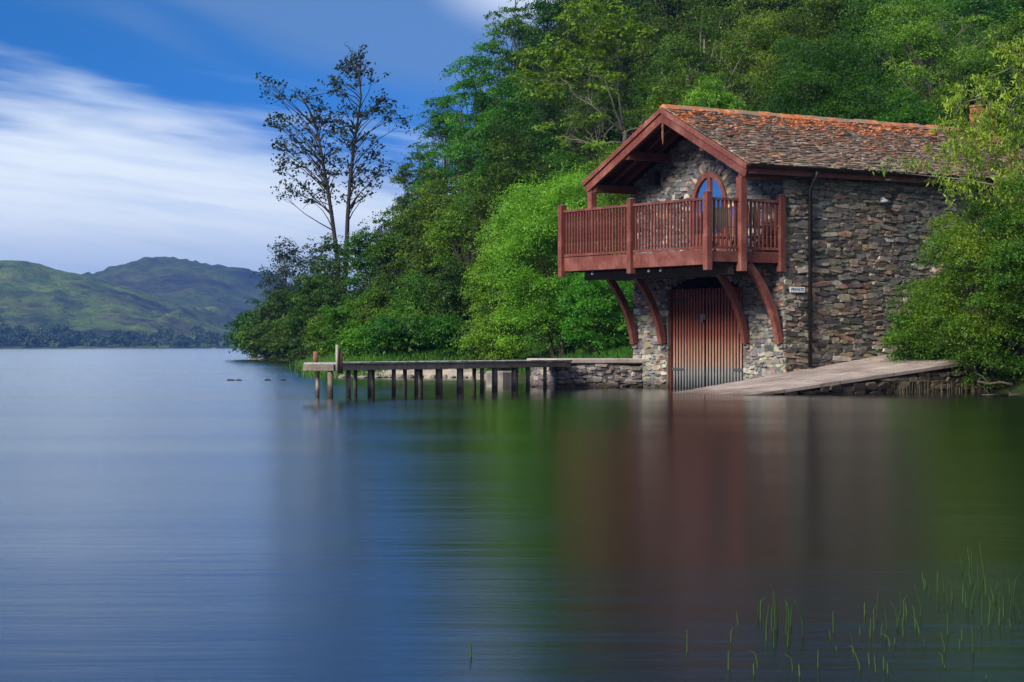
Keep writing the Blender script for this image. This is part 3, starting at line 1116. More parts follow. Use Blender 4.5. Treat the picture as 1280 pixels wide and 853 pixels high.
# balcony -----------------------------------------------------------
BD = 1.97
balc = empty('balcony')
balc.parent = house
d = MB()
for i in range(14):
    y0 = -BD + 0.05 + i * (BD - 0.08) / 14
    d.box(0.02, HW - 0.02, y0, y0 + (BD - 0.08) / 14 - 0.008, 2.67, 2.71)
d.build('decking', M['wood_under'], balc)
for (x0, x1, y0, y1, z0, z1) in ((0.0, HW, -BD - 0.02, -BD + 0.025, 2.54, 2.84), (HW - 0.022, HW + 0.022, -BD + 0.03, -0.05, 2.60, 2.82), (-0.022, 0.022, -BD + 0.03, -0.05, 2.60, 2.82)):
    d = MB()
    d.box(x0, x1, y0, y1, z0, z1)
    d.build('fascia_board', M['wood'], balc, bevel=0.006)
PS = 0.065
post_m = MB()
post_m.box(-PS, PS, -PS, PS, 2.43, 3.98)
post_m.poly([(-PS - 0.008, -PS - 0.008, 3.981), (PS + 0.008, -PS - 0.008, 3.981), (PS + 0.008, PS + 0.008, 3.981), (-PS - 0.008, PS + 0.008, 3.981), (0, 0, 4.005)],
            [(0, 1, 4), (1, 2, 4), (2, 3, 4), (3, 0, 4), (3, 2, 1, 0)])
pm = post_m.mesh('post', M['wood'])
posts = [(0.02, -BD - 0.03), (HW / 2, -BD - 0.035), (HW - 0.0, -BD - 0.03), (HW + 0.03, -0.12), (-0.03, -0.12)]
for x, y in posts:
    o = link_mesh('post', pm, balc)
    o.location = (x, y, 0)


def rail(x0, y0, x1, y1):
    for z, w_, h_, nm in ((3.85, 0.075, 0.05, 'handrail'), (2.885, 0.06, 0.05, 'bottom_rail')):
        m_ = MB()
        m_.bar((x0, y0, z), (x1, y1, z), w_, h_)
        m_.build(nm, M['wood'], balc)


bm_ = MB()
bm_.box(-0.018, 0.018, -0.018, 0.018, 2.91, 3.825)
bmesh_ = bm_.mesh('baluster', M['wood'])


def balusters(x0, y0, x1, y1, n):
    rl = random.Random(n)
    for i in range(n):
        t = (i + 0.7) / (n + 0.4)
        o = link_mesh('baluster', bmesh_, balc)
        o.location = (x0 + (x1 - x0) * t, y0 + (y1 - y0) * t, rl.uniform(-0.003, 0.003))
        o.rotation_euler = (0, 0, rl.uniform(-0.05, 0.05))


fy = -BD
rail(0.02 + PS, fy, HW / 2 - PS, fy)
rail(HW / 2 + PS, fy, HW - PS, fy)
balusters(0.02 + PS, fy, HW / 2 - PS, fy, 22)
balusters(HW / 2 + PS, fy, HW - PS, fy, 22)
rail(HW, -BD + PS, HW, -0.12 - PS)
balusters(HW, -BD + PS, HW, -1.16 - 0.07, 6)
balusters(HW, -1.16 + 0.09, HW, -0.12 - PS, 8)
rail(0.0, -BD + PS, 0.0, -0.12 - PS)
balusters(0.0, -BD + PS, 0.0, -0.12 - PS, 14)
# roof posts running down past the deck
for x in (HW + 0.035, -0.035):
    m_ = MB()
    m_.box(x - 0.08, x + 0.08, -1.16 - 0.08, -1.16 + 0.08, 2.42, EAVE - 0.26)
    m_.build('roof_post', M['wood'], house, bevel=0.006)
# carrying beams and joists
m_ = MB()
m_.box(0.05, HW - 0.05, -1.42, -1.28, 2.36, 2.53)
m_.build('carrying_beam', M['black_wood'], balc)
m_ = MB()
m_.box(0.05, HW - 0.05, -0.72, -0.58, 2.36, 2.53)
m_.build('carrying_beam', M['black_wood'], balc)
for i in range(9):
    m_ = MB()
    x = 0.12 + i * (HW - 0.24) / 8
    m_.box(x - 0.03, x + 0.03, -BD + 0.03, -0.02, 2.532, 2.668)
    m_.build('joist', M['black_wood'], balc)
# curved braces
for x in (0.10, 1.12, 3.95, HW - 0.05):
    m_ = MB()
    pts = []
    for i in range(13):
        t = i / 12
        # quarter-ellipse-like sweep: upright at the wall, leaning outwards at the top
        a0_, a1_ = R(8), R(46)
        a = a0_ + t * (a1_ - a0_)
        y = -0.10 - 0.84 * (math.cos(a0_) - math.cos(a)) / (math.cos(a0_) - math.cos(a1_))
        z = 0.97 + 1.60 * (math.sin(a) - math.sin(a0_)) / (math.sin(a1_) - math.sin(a0_))
        pts.append((x, y, z))
    m_.sweep(pts, 0.12, 0.15, (1, 0, 0))
    m_.build('brace', M['wood'], house, bevel=0.008)
    m_ = MB()
    m_.box(x - 0.07, x + 0.07, -0.10, 0.01, 0.88, 0.955)
    m_.c = [(0.12, 0.12, 0.125)] * len(m_.f)
    m_.build('corbel', M['stone'], house)
for x in (0.95, 2.95, 3.35):
    m_ = MB()
    m_.lathe([(0.012, 0.07), (0.02, 0.06), (0.03, 0.03), (0.032, 0.0)], 8, (x, -BD + 0.12, 2.45))
    m_.build('downlight', M['lead'], balc, True)

# boat doors -------------------------------------------------------
mid = 2.36
for (x0, x1, n) in ((DX0 + 0.03, mid - 0.012, 11), (mid + 0.012, DX1 - 0.04, 13)):
    dr = MB()
    st = (x1 - x0) / n
    rl = random.Random(n)
    for i in range(n):
        a = x0 + i * st
        ztop = 2.16 + rl.uniform(-0.012, 0.012)
        dr.box(a + 0.024, a + st - 0.024, 0.10, 0.114 + rl.uniform(-0.003, 0.003), -0.25 + rl.uniform(-0.05, 0.05), ztop)
    dro = dr.build('boat_door', M['door'], house)
    for z in (0.32, 1.95):
        b = MB()
        b.box(x0, x1, 0.125, 0.16, z - 0.05, z + 0.05)
        b.build('ledge', M['black_wood'], dro)  # near-black colour paints in the interior shade behind the slat gaps
    for z in (0.40, 1.90):
        hx = (x0, x0 + 0.42) if x0 < 2 else (x1 - 0.42, x1)
        b = MB()
        b.box(hx[0], hx[1], 0.082, 0.096, z, z + 0.05)
        b.build('hinge', M['iron'] if z < 1 else M['black'], dro)
b = MB()
b.box(mid - 0.10, mid + 0.05, 0.06, 0.079, 1.48, 1.60)
b.box(mid - 0.05, mid, 0.04, 0.059, 1.44, 1.53)
b.build('latch', M['iron'], house)
for x0, x1 in ((DX0 - 0.03, DX0 + 0.025), (DX1 - 0.03, DX1 + 0.045)):
    b = MB()
    b.box(x0, x1, 0.05, 0.18, -0.3, 2.30)
    b.build('door_post', M['wood_under'], house)
# dark sheet painting in the shade inside the boat dock
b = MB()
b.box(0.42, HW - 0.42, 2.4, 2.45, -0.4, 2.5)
b.build('dock_shade', M['dock_dark'], house)

# arched French door ----------------------------------------------
ad = empty('arched_door')
ad.parent = house
N_ = 20


def arch_pts(w, z0, crown, n=N_):
    s0 = AZ1 - AW * 1.35
    pts = [(AX + w, z0)]
    for i in range(n + 1):
        a = math.pi * i / n
        pts.append((AX + math.cos(a) * w, s0 + math.sin(a) * (crown - s0)))
    pts.append((AX - w, z0))
    return pts


fr = MB()
o_, i_ = arch_pts(AW, AZ0, AZ1), arch_pts(AW - 0.10, AZ0, AZ1 - 0.11)
k = len(o_)
fr.poly([(x, -0.045, z) for x, z in o_] + [(x, -0.045, z) for x, z in i_] + [(x, 0.05, z) for x, z in o_] + [(x, 0.02, z) for x, z in i_],
        [(j, j + 1, j + 1 + k, j + k) for j in range(k - 1)] + [(j + k, j + 1 + k, j + 1 + 3 * k, j + 3 * k) for j in range(k - 1)] + [(j + 1, j, j + 2 * k, j + 1 + 2 * k) for j in range(k - 1)])
fr.build('frame', M['wood'], ad)
m_ = MB()
m_.box(AX - 0.055, AX + 0.055, -0.04, 0.012, AZ0, AZ1 - 0.10)
m_.build('meeting_stile', M['wood'], ad)
for x0, x1 in ((AX - AW + 0.09, AX - 0.05), (AX + 0.05, AX + AW - 0.09)):
    m_ = MB()
    m_.box(x0, x1, -0.03, -0.006, AZ0, AZ0 + 0.55)
    m_.build('kick_panel', M['wood'], ad)
pn = MB()
q = arch_pts(AW - 0.095, AZ0 + 0.02, AZ1 - 0.105)
pn.poly([(x, -0.003, z) for x, z in q] + [(x, 0.004, z) for x, z in q], [tuple(reversed(range(k))), tuple(range(k, 2 * k))] + [(j, (j + 1) % k, (j + 1) % k + k, j + k) for j in range(k)])
pn.build('pane', M['glass'], ad)
# slate sill slab below the arched door
# wall lantern, floodlight and side lamp
m_ = MB()
m_.box(0.72, 0.96, -0.20, -0.03, 4.44, 4.50)
m_.poly([(0.74, -0.18, 4.501), (0.94, -0.18, 4.501), (0.94, -0.04, 4.501), (0.74, -0.04, 4.501), (0.70, -0.22, 4.74), (0.98, -0.22, 4.74), (0.98, -0.02, 4.74), (0.70, -0.02, 4.74)],
        [(0, 3, 2, 1), (4, 5, 6, 7), (0, 1, 5, 4), (1, 2, 6, 5), (2, 3, 7, 6), (3, 0, 4, 7)])
m_.build('lantern', M['black'], house)
m_ = MB()
m_.box(3.02, 3.16, -0.16, -0.04, 5.32, 5.44)
m_.box(3.07, 3.11, -0.06, 0.02, 5.44, 5.50)
m_.build('floodlight', M['lead'], house)
m_ = MB()
m_.tube([(HW + 0.02, 2.62, 3.99), (HW + 0.10, 2.62, 4.02), (HW + 0.16, 2.62, 3.99)], [0.03, 0.03, 0.02], 8)
m_.poly([(HW + 0.14 + math.cos(a) * rr, 2.62 + math.sin(a) * rr * 1.3, z) for (rr, z) in ((0.085, 3.93), (0.075, 3.97), (0.04, 4.0)) for a in [2 * math.pi * j / 12 for j in range(12)]],
        [(i * 12 + j, i * 12 + (j + 1) % 12, (i + 1) * 12 + (j + 1) % 12, (i + 1) * 12 + j) for i in range(2) for j in range(12)] + [tuple(reversed(range(12))), tuple(range(24, 36))])
m_.build('wall_lamp', M['lead'], house, True)

# PRIVATE sign on the side wall -----------------------------------
sg = empty('sign', H2W(HW + 0.055, 0.29, 2.07), HROT)
tag(sg, 'small white sign with dark lettering on the stone wall beside the downpipe', 'sign')
m_ = MB()
m_.box(-0.006, 0.006, -0.2, 0.2, -0.055, 0.055)
m_.build('plate', M['white'], sg)
cu = bpy.data.curves.new('lettering', 'FONT')
cu.body = 'PRIVATE'
cu.size = 0.092
cu.align_x = 'CENTER'
cu.align_y = 'CENTER'
cu.extrude = 0.001
cu.materials.append(M['ink'])
tx = bpy.data.objects.new('lettering', cu)
tx.parent = sg
tx.location = (0.009, 0, 0)
tx.rotation_euler = (R(90), 0, R(90))
COL.objects.link(tx)
bpy.context.view_layer.update()
lm = bpy.data.meshes.new_from_object(tx.evaluated_get(bpy.context.evaluated_depsgraph_get()))
bpy.data.objects.remove(tx)
lm.materials.clear()
lm.materials.append(M['ink'])
tx = link_mesh('lettering', lm, sg)
tx.location = (0.009, 0, 0)
tx.rotation_euler = (R(90), 0, R(90))


# folding chairs on the balcony -----------------------------------
def make_chair(x, y, rz, mat, label):
    p = H2W(x, y, 2.712)
    t = empty('folding_chair', p, HROT + rz)
    tag(t, label, 'chair', 'folding chairs on the balcony')
    s = MB()
    s.poly([(-0.2, -0.2, 0.44), (0.2, -0.2, 0.44), (0.2, 0.2, 0.44), (-0.2, 0.2, 0.44), (-0.2, -0.2, 0.43), (0.2, -0.2, 0.43), (0.2, 0.2, 0.43), (-0.2, 0.2, 0.43), (0, 0, 0.415), (0, 0, 0.405)],
           [(0, 1, 8), (1, 2, 8), (2, 3, 8), (3, 0, 8), (1, 0, 4, 5), (2, 1, 5, 6), (3, 2, 6, 7), (0, 3, 7, 4), (5, 4, 9), (6, 5, 9), (7, 6, 9), (4, 7, 9)])
    s.build('seat', mat, t)
    b = MB()
    pts, n = [], 7
    for yy in (0, 0.012):
        for z in (0.62, 1.04):
            for i in range(n):
                u = -0.2 + 0.4 * i / (n - 1)
                pts.append((u, 0.235 + 0.06 * (z - 0.6) + yy + 0.035 * (1 - (u / 0.2) ** 2), z))
    f = []
    for i in range(n - 1):
        f += [(i, i + 1, n + i + 1, n + i), (2 * n + i + 1, 2 * n + i, 3 * n + i, 3 * n + i + 1), (i + 1, i, 2 * n + i, 2 * n + i + 1), (n + i, n + i + 1, 3 * n + i + 1, 3 * n + i)]
    f += [(0, n, 3 * n, 2 * n), (2 * n - 1, n - 1, 3 * n - 1, 4 * n - 1)]
    b.poly(pts, f)
    b.build('backrest', mat, t)
    for sx_ in (-0.21, 0.21):
        l = MB()
        l.bar((sx_, -0.21, 0.0), (sx_, 0.2, 0.47), 0.025, 0.04)
        l.build('leg', M['chair_wood'], t)
        l = MB()
        l.bar((sx_ * 0.88, 0.22, 0.0), (sx_ * 0.88, -0.2, 0.47), 0.025, 0.04)
        l.build('leg', M['chair_wood'], t)
        l = MB()
        l.bar((sx_, 0.19, 0.42), (sx_, 0.275, 1.06), 0.025, 0.035, (0, 1, 0))
        l.build('back_post', M['chair_wood'], t)
        l = MB()
        l.bar((sx_, -0.22, 0.64), (sx_, 0.24, 0.64), 0.05, 0.022)
        l.build('armrest', M['chair_wood'], t)


make_chair(4.08, -0.80, R(-155), M['canvas_green'], 'dark green canvas folding chair on the balcony beside the near corner post')
make_chair(4.58, -0.54, R(-170), M['canvas_blue'], 'folding chair with bright blue canvas back on the balcony')
make_chair(4.80, -0.24, R(150), M['canvas_green'], 'dark green canvas folding chair on the balcony close against the stone wall')


# ------------------------------------------------------------------ slipway and its wall
def slip_z(u, v):
    # u outward from the side wall, v along it
    a = 0.38 + 0.13 * v
    b = 0.325 + 0.104 * v
    t = min(max(u / 2.5, 0), 1)
    z = a * (1 - t) + b * t
    if u < 0:
        z += u * 0.20
    return z


def build_slipway():
    us = np.linspace(-1.35, 2.5, 26)
    vs = np.linspace(-3.7, 5.4, 60)
    mb = MB()
    rl = random.Random(9)
    pts = []
    for v in vs:
        for u in us:
            uu = u
            if u < 0:
                uu = u if v < -0.14 else 0.0
            z = slip_z(uu, v) + rl.uniform(-0.006, 0.006)
            pts.append((HW + uu, v, max(z, -0.35)))
    n = len(us)
    fs = [(j * n + i, j * n + i + 1, (j + 1) * n + i + 1, (j + 1) * n + i) for j in range(len(vs) - 1) for i in range(n - 1)]
    fs = [f for f in fs if len({pts[k] for k in f}) == 4 or True]
    mb.poly(pts, fs)
    # thickness of the slab along the outer edge
    e0 = len(mb.v)
    for v in vs:
        z = max(slip_z(2.5, v), -0.35)
        mb.v += [(HW + 2.5, v, z), (HW + 2.5, v, z - 0.06)]
    for j in range(len(vs) - 1):
        mb.f.append([e0 + 2 * j, e0 + 2 * j + 1, e0 + 2 * j + 3, e0 + 2 * j + 2])
        mb.c.append((1, 1, 1))
        mb.m.append(0)
    root = mb.build('slipway', M['slip'])
    root.location = (HX, HY, 0)
    root.rotation_euler = (0, 0, HROT)
    tag(root, kind='structure')


t = NT('slipway_concrete')
p_ = t.coord()
n_ = t.noise(p_, 1.3, 6, 0.6)
c_ = t.ramp(n_, [(0.3, (0.20, 0.165, 0.15)), (0.55, (0.33, 0.285, 0.27)), (0.75, (0.44, 0.40, 0.38))])
s_ = t.noise(t.mapping(p_, (14, 0.5, 1)), 1.0, 4, 0.6)
c_ = t.mix(1.0, c_, t.ramp(s_, [(0.3, (0.72, 0.70, 0.68)), (0.7, (1.12, 1.1, 1.08))]), 'MULTIPLY')
so_ = t.node('ShaderNodeSeparateXYZ')
t.L.new(p_, so_.inputs[0])
jn_ = t.math('ADD', t.math('MULTIPLY', so_.outputs[1], 0.72), t.math('MULTIPLY', n_, 0.10))
jf_ = t.math('ABSOLUTE', t.math('SUBTRACT', t.math('FRACT', jn_), 0.5))
c_ = t.mix(t.ramp(jf_, [(0.0, 0.75), (0.022, 0.0)]), c_, (0.07, 0.06, 0.05))
g2_ = t.noise(p_, 3.5, 6, 0.7)
c_ = t.mix(t.ramp(g2_, [(0.57, 0.0), (0.68, 0.55)]), c_, (0.075, 0.085, 0.035))
c_ = t.mix(t.ramp(t.noise(p_, 9.0, 5, 0.75), [(0.6, 0.0), (0.7, 0.6)]), c_, (0.10, 0.085, 0.075))
sp_ = t.node('ShaderNodeSeparateXYZ')
t.L.new(t.pos(), sp_.inputs[0])
c_ = t.mix(t.ramp(t.math('ADD', sp_.outputs[2], t.math('MULTIPLY', n_, 0.12)), [(0.07, 0.9), (0.17, 0.0)]), c_, (0.09, 0.055, 0.04))
t.base(c_, 0.8, 0.3)
t.bump(t.noise(p_, 18, 5, 0.7), 0.5, 0.02)
M['slip'] = t.mat
build_slipway()

w = MB()
w.box(HW + 2.05, HW + 2.44, -1.4, 5.4, -0.6, 0.10, col=(0.03, 0.028, 0.025))
w.poly([(HW + 2.05, -1.0, 0.10), (HW + 2.44, -1.0, 0.10), (HW + 2.44, 5.4, 0.10), (HW + 2.05, 5.4, 0.10),
        (HW + 2.05, -1.0, slip_z(2.4, -1.0) - 0.07), (HW + 2.44, -1.0, slip_z(2.4, -1.0) - 0.07), (HW + 2.44, 5.4, slip_z(2.4, 5.4) - 0.07), (HW + 2.05, 5.4, slip_z(2.4, 5.4) - 0.07)],
       [(4, 5, 6, 7), (0, 1, 5, 4), (1, 2, 6, 5), (2, 3, 7, 6), (3, 0, 4, 7)], col=(0.03, 0.028, 0.025))
rubble(w, -2.4, 5.4, -0.25, lambda v: slip_z(2.5, v) - 0.055, lambda a, b, o: (HW + 2.44 + o, a, b), PAL_SLIP, 51, 0.07, 0.17, 0.14, 0.42, None, 0.05, ztop=0.95)
wo = w.build('retaining_wall', M['stone_dark'])
wo.location = (HX, HY, 0)
wo.rotation_euler = (0, 0, HROT)
tag(wo, 'low dark rubble retaining wall under the edge of the concrete slipway', 'wall')

# ------------------------------------------------------------------ stone quay between house and jetty
QA, QB = Vector((1.0, 47.0)), Vector((2.78, 47.72))      # front edge
qd = (QB - QA).normalized()
qn = Vector((-qd.y, qd.x))                                # towards the land
QL = (QB - QA).length + 0.12


def put_quay(a, b, o):
    p = QA + qd * a - qn * o
    return (p.x, p.y, b)


quay = MB()
pts = []
for z in (-0.6, 0.53):
    for a, o in ((0, 0.02), (QL, 0.02), (QL, 1.6), (0.02, 1.45)):
        p = QA + qd * a + qn * o
        pts.append((p.x, p.y, z))
quay.poly(pts, [(0, 3, 2, 1), (4, 5, 6, 7), (0, 1, 5, 4), (1, 2, 6, 5), (2, 3, 7, 6), (3, 0, 4, 7)], col=(0.035, 0.033, 0.03))
rubble(quay, 0.0, QL, -0.25, lambda x: 0.53, put_quay, [((0.16, 0.16, 0.17), 3), ((0.10, 0.10, 0.11), 3), ((0.22, 0.21, 0.19), 2), ((0.15, 0.12, 0.09), 1)], 61, 0.05, 0.13, 0.1, 0.36, None, 0.045)
rubble(quay, 0.0, 1.4, -0.25, lambda x: 0.53, lambda a, b, o: tuple((*(QA + qn * (1.45 - a) - qd * (o + 0.02)), b)), [((0.10, 0.10, 0.11), 3), ((0.2, 0.19, 0.17), 2)], 62, 0.06, 0.14, 0.12, 0.4, None, 0.04)
qo = quay.build('stone_quay', M['stone'])
tag(qo, 'low rubble stone quay with concrete cap between the jetty and the boathouse', 'quay')
cap = MB()
pts = []
for z in (0.535, 0.645):
    for a, o in ((-0.06, -0.07), (QL, -0.07), (QL, 1.66), (-0.06, 1.66)):
        p = QA + qd * a + qn * o
        pts.append((p.x, p.y, z))
cap.poly(pts, [(0, 3, 2, 1), (4, 5, 6, 7), (0, 1, 5, 4), (1, 2, 6, 5), (2, 3, 7, 6), (3, 0, 4, 7)])
cap.build('cap', M['concrete'], qo, bevel=0.02)

# ------------------------------------------------------------------ jetty
JA, JB = Vector((-3.22, 38.95)), Vector((1.12, 46.55))
jd = (JB - JA).normalized()
jn = Vector((-jd.y, jd.x))        # to the left / away
JL = (JB - JA).length + 0.35
JW = 0.64
jet = empty('jetty', (JA.x, JA.y, 0.02), math.atan2(jd.y, jd.x))
tag(jet, 'long narrow grey wooden jetty on posts reaching out into the lake', 'jetty')
m_ = MB()
rl = random.Random(12)
nb = 58
for i in range(nb):
    a = i * JL / nb
    m_.box(a + 0.004, a + JL / nb - 0.006, -0.03, JW + 0.03, 0.565, 0.600 + rl.uniform(-0.004, 0.004))
m_.build('decking', M['deck'], jet)
for y0, y1 in ((0.0, 0.05), (JW - 0.05, JW)):
    m_ = MB()
    m_.box(0.0, JL, y0, y1, 0.45, 0.562)
    m_.build('beam', M['grey_wood'], jet, bevel=0.006)
m_ = MB()
m_.box(-0.05, -0.003, -0.02, JW + 0.02, 0.445, 0.562)
m_.build('end_board', M['end_wood'], jet, bevel=0.006)
for a in (0.03, 0.62, 1.32, 2.15, 2.95, 3.75, 4.55, 5.45, 5.95, 6.75, 7.35, 8.1):
    r0 = rl.uniform(0.036, 0.052)
    m_ = MB()
    m_.tube([(a + rl.uniform(-0.02, 0.02), 0.105, -0.6), (a, 0.105, 0.05), (a, 0.105, 0.55)], [r0 * 1.1, r0 * 1.05, r0], 8)
    m_.build('pile', M['pile'], jet, True)
    r0 = rl.uniform(0.034, 0.046)
    b_ = a + rl.uniform(-0.1, 0.28)
    m_ = MB()
    m_.tube([(b_ + rl.uniform(-0.02, 0.02), JW - 0.105, -0.6), (b_, JW - 0.105, 0.05), (b_, JW - 0.105, 0.55)], [r0 * 1.1, r0 * 1.05, r0], 8)
    m_.build('pile', M['pile'], jet, True)
# mooring posts
m_ = MB()
m_.tube([(0.02, -0.05, 0.42), (0.02, -0.05, 0.92)], [0.028, 0.027], 8)
o = m_.build('mooring_post', M['pale_post'], jet, True)
o['label'] = 'tall pale mooring post'
m_ = MB()
m_.tube([(0.12, -0.052, 0.40), (0.12, -0.052, 0.80)], [0.05, 0.045], 8)
m_.build('mooring_post', M['brown_post'], jet, True)
m_ = MB()
m_.tube([(0.16, JW - 0.12, 0.57), (0.16, JW - 0.12, 0.80)], [0.05, 0.045], 8)
m_.build('mooring_post', M['brown_post'], jet, True)

# concrete block under the root of the jetty
cb = MB()
p = Vector((PX(627, 48.5), 48.5))
cb.box(-0.24, 0.24, -0.3, 0.3, -0.5, 0.36)
o = cb.build('concrete_block', M['rock'], bevel=0.03)
o.location = (p.x, p.y, 0)
o.rotation_euler = (0, 0, R(40))
tag(o, 'pale concrete block on the shore under the landward end of the jetty', 'block')


# ------------------------------------------------------------------ rocks
def rock_mesh(name, seed, mat):
    rl = np.random.RandomState(seed)
    import bmesh
    bm = bmesh.new()
    bmesh.ops.create_icosphere(bm, subdivisions=3, radius=1)
    dirs = rl.normal(size=(9, 3))
    dirs /= np.linalg.norm(dirs, axis=1)[:, None]
    cut = rl.uniform(0.55, 0.9, 9)
    for v in bm.verts:
        p = np.array(v.co)
        for d_, c_ in zip(dirs, cut):
            k_ = p @ d_
            if k_ > c_:
                p = p - d_ * (k_ - c_) * 0.85
        v.co = p * (1 + 0.05 * rl.normal())
    me = bpy.data.meshes.new(name)
    bm.to_mesh(me)
    bm.free()
    me.materials.append(mat)
    return me


RM = [rock_mesh('rock', s, M['rock']) for s in (1, 2, 3)]
RD = [rock_mesh('rock', s, M['rock_dark']) for s in (4, 5)]
rl = random.Random(77)
for (px, wpx, hpx) in ((289, 11, 3.0), (299, 7, 2.0), (335, 8, 2.6), (354, 6, 2.6)):
    Y = 57.6
    o = link_mesh('rock', rl.choice(RD))
    s = Y / F
    o.location = (PX(px, Y), Y, 0)
    o.scale = (wpx * s * 0.55, 0.16, hpx * s)
    o.rotation_euler = (0, 0, rl.uniform(-0.3, 0.3))
    tag(o, 'small dark wet rock just breaking the water left of the jetty end', 'rock', 'dark rocks in a line off the jetty end')
for i, px in enumerate((428, 438, 446, 453, 461, 470, 478, 487, 499, 512, 525, 541, 556, 566, 580, 592)):
    Y = 62.0 + rl.uniform(-0.6, 1.2)
    wpx = rl.uniform(6, 14)
    o = link_mesh('rock', rl.choice(RM))
    s = Y / F
    x = PX(px, Y)
    o.location = (x, Y, max(gz(x, Y), 0.0) + 0.02)
    o.scale = (wpx * s * 0.55, rl.uniform(0.12, 0.25), rl.uniform(2, 4.5) * s)
    o.rotation_euler = (0, 0, rl.uniform(-0.5, 0.5))
    tag(o, 'pale grey shore rock on the stony spit seen under the jetty deck', 'rock', 'shore rocks behind the jetty')
Y = 158.0
o = link_mesh('rock', RM[1])
o.location = (PX(324, Y), Y - 0.5, 0.0)
o.scale = (0.55, 0.4, 0.16)
tag(o, 'pale flat rock at the foot of the bushes on the far point', 'rock')

# ------------------------------------------------------------------ foliage


def unit(v):
    return v / np.maximum(np.linalg.norm(v, axis=-1, keepdims=True), 1e-9)


def leaf_quads(c, nrm, ln, wd, rng, along=None):
    """rhombic leaves at c facing nrm"""
    n = len(c)
    nrm = unit(nrm)
    a = rng.normal(size=(n, 3)) if along is None else along + rng.normal(size=(n, 3)) * 0.35
    t1 = unit(a - nrm * np.sum(a * nrm, 1, keepdims=True))
    t2 = np.cross(nrm, t1)
    L_ = (ln * rng.uniform(0.6, 1.3, n))[:, None]
    W_ = (wd * rng.uniform(0.6, 1.3, n))[:, None]
    mid_ = c + nrm * L_ * rng.uniform(-0.1, 0.15, (n, 1))
    return np.stack([c - t1 * L_ / 2, mid_ + t2 * W_ / 2, c + t1 * L_ / 2, mid_ - t2 * W_ / 2], 1).reshape(-1, 3)


def clump(c, r, n, rng, flat=0.6, up=0.35, fill=0.45):
    """leaves gathered in small sprays over a rounded bough"""
    ns = max(6, min(26, n // 22))
    d = unit(rng.normal(size=(ns, 3)))
    d[:, 2] = np.where(d[:, 2] < -0.25, -d[:, 2] * 0.6, d[:, 2])
    sp = d * r * rng.uniform(fill + 0.2, 1.0, (ns, 1))
    k = rng.randint(0, ns, n)
    size = rng.uniform(0.16, 0.34, ns)[k][:, None]
    e = rng.normal(size=(n, 3)) * (1, 1, 0.5)
    p = sp[k] + e * r * size
    p[:, 2] -= r * 0.10 * (e[:, 0] ** 2 + e[:, 1] ** 2) * 0.5
    p[:, 2] *= flat
    p[:, 2] -= 0.12 * (p[:, 0] ** 2 + p[:, 1] ** 2) / max(r, 0.1)
    nrm = d[k] * 0.6 + np.array([0, 0, up]) + rng.normal(size=(n, 3)) * 0.5
    return c + p, nrm


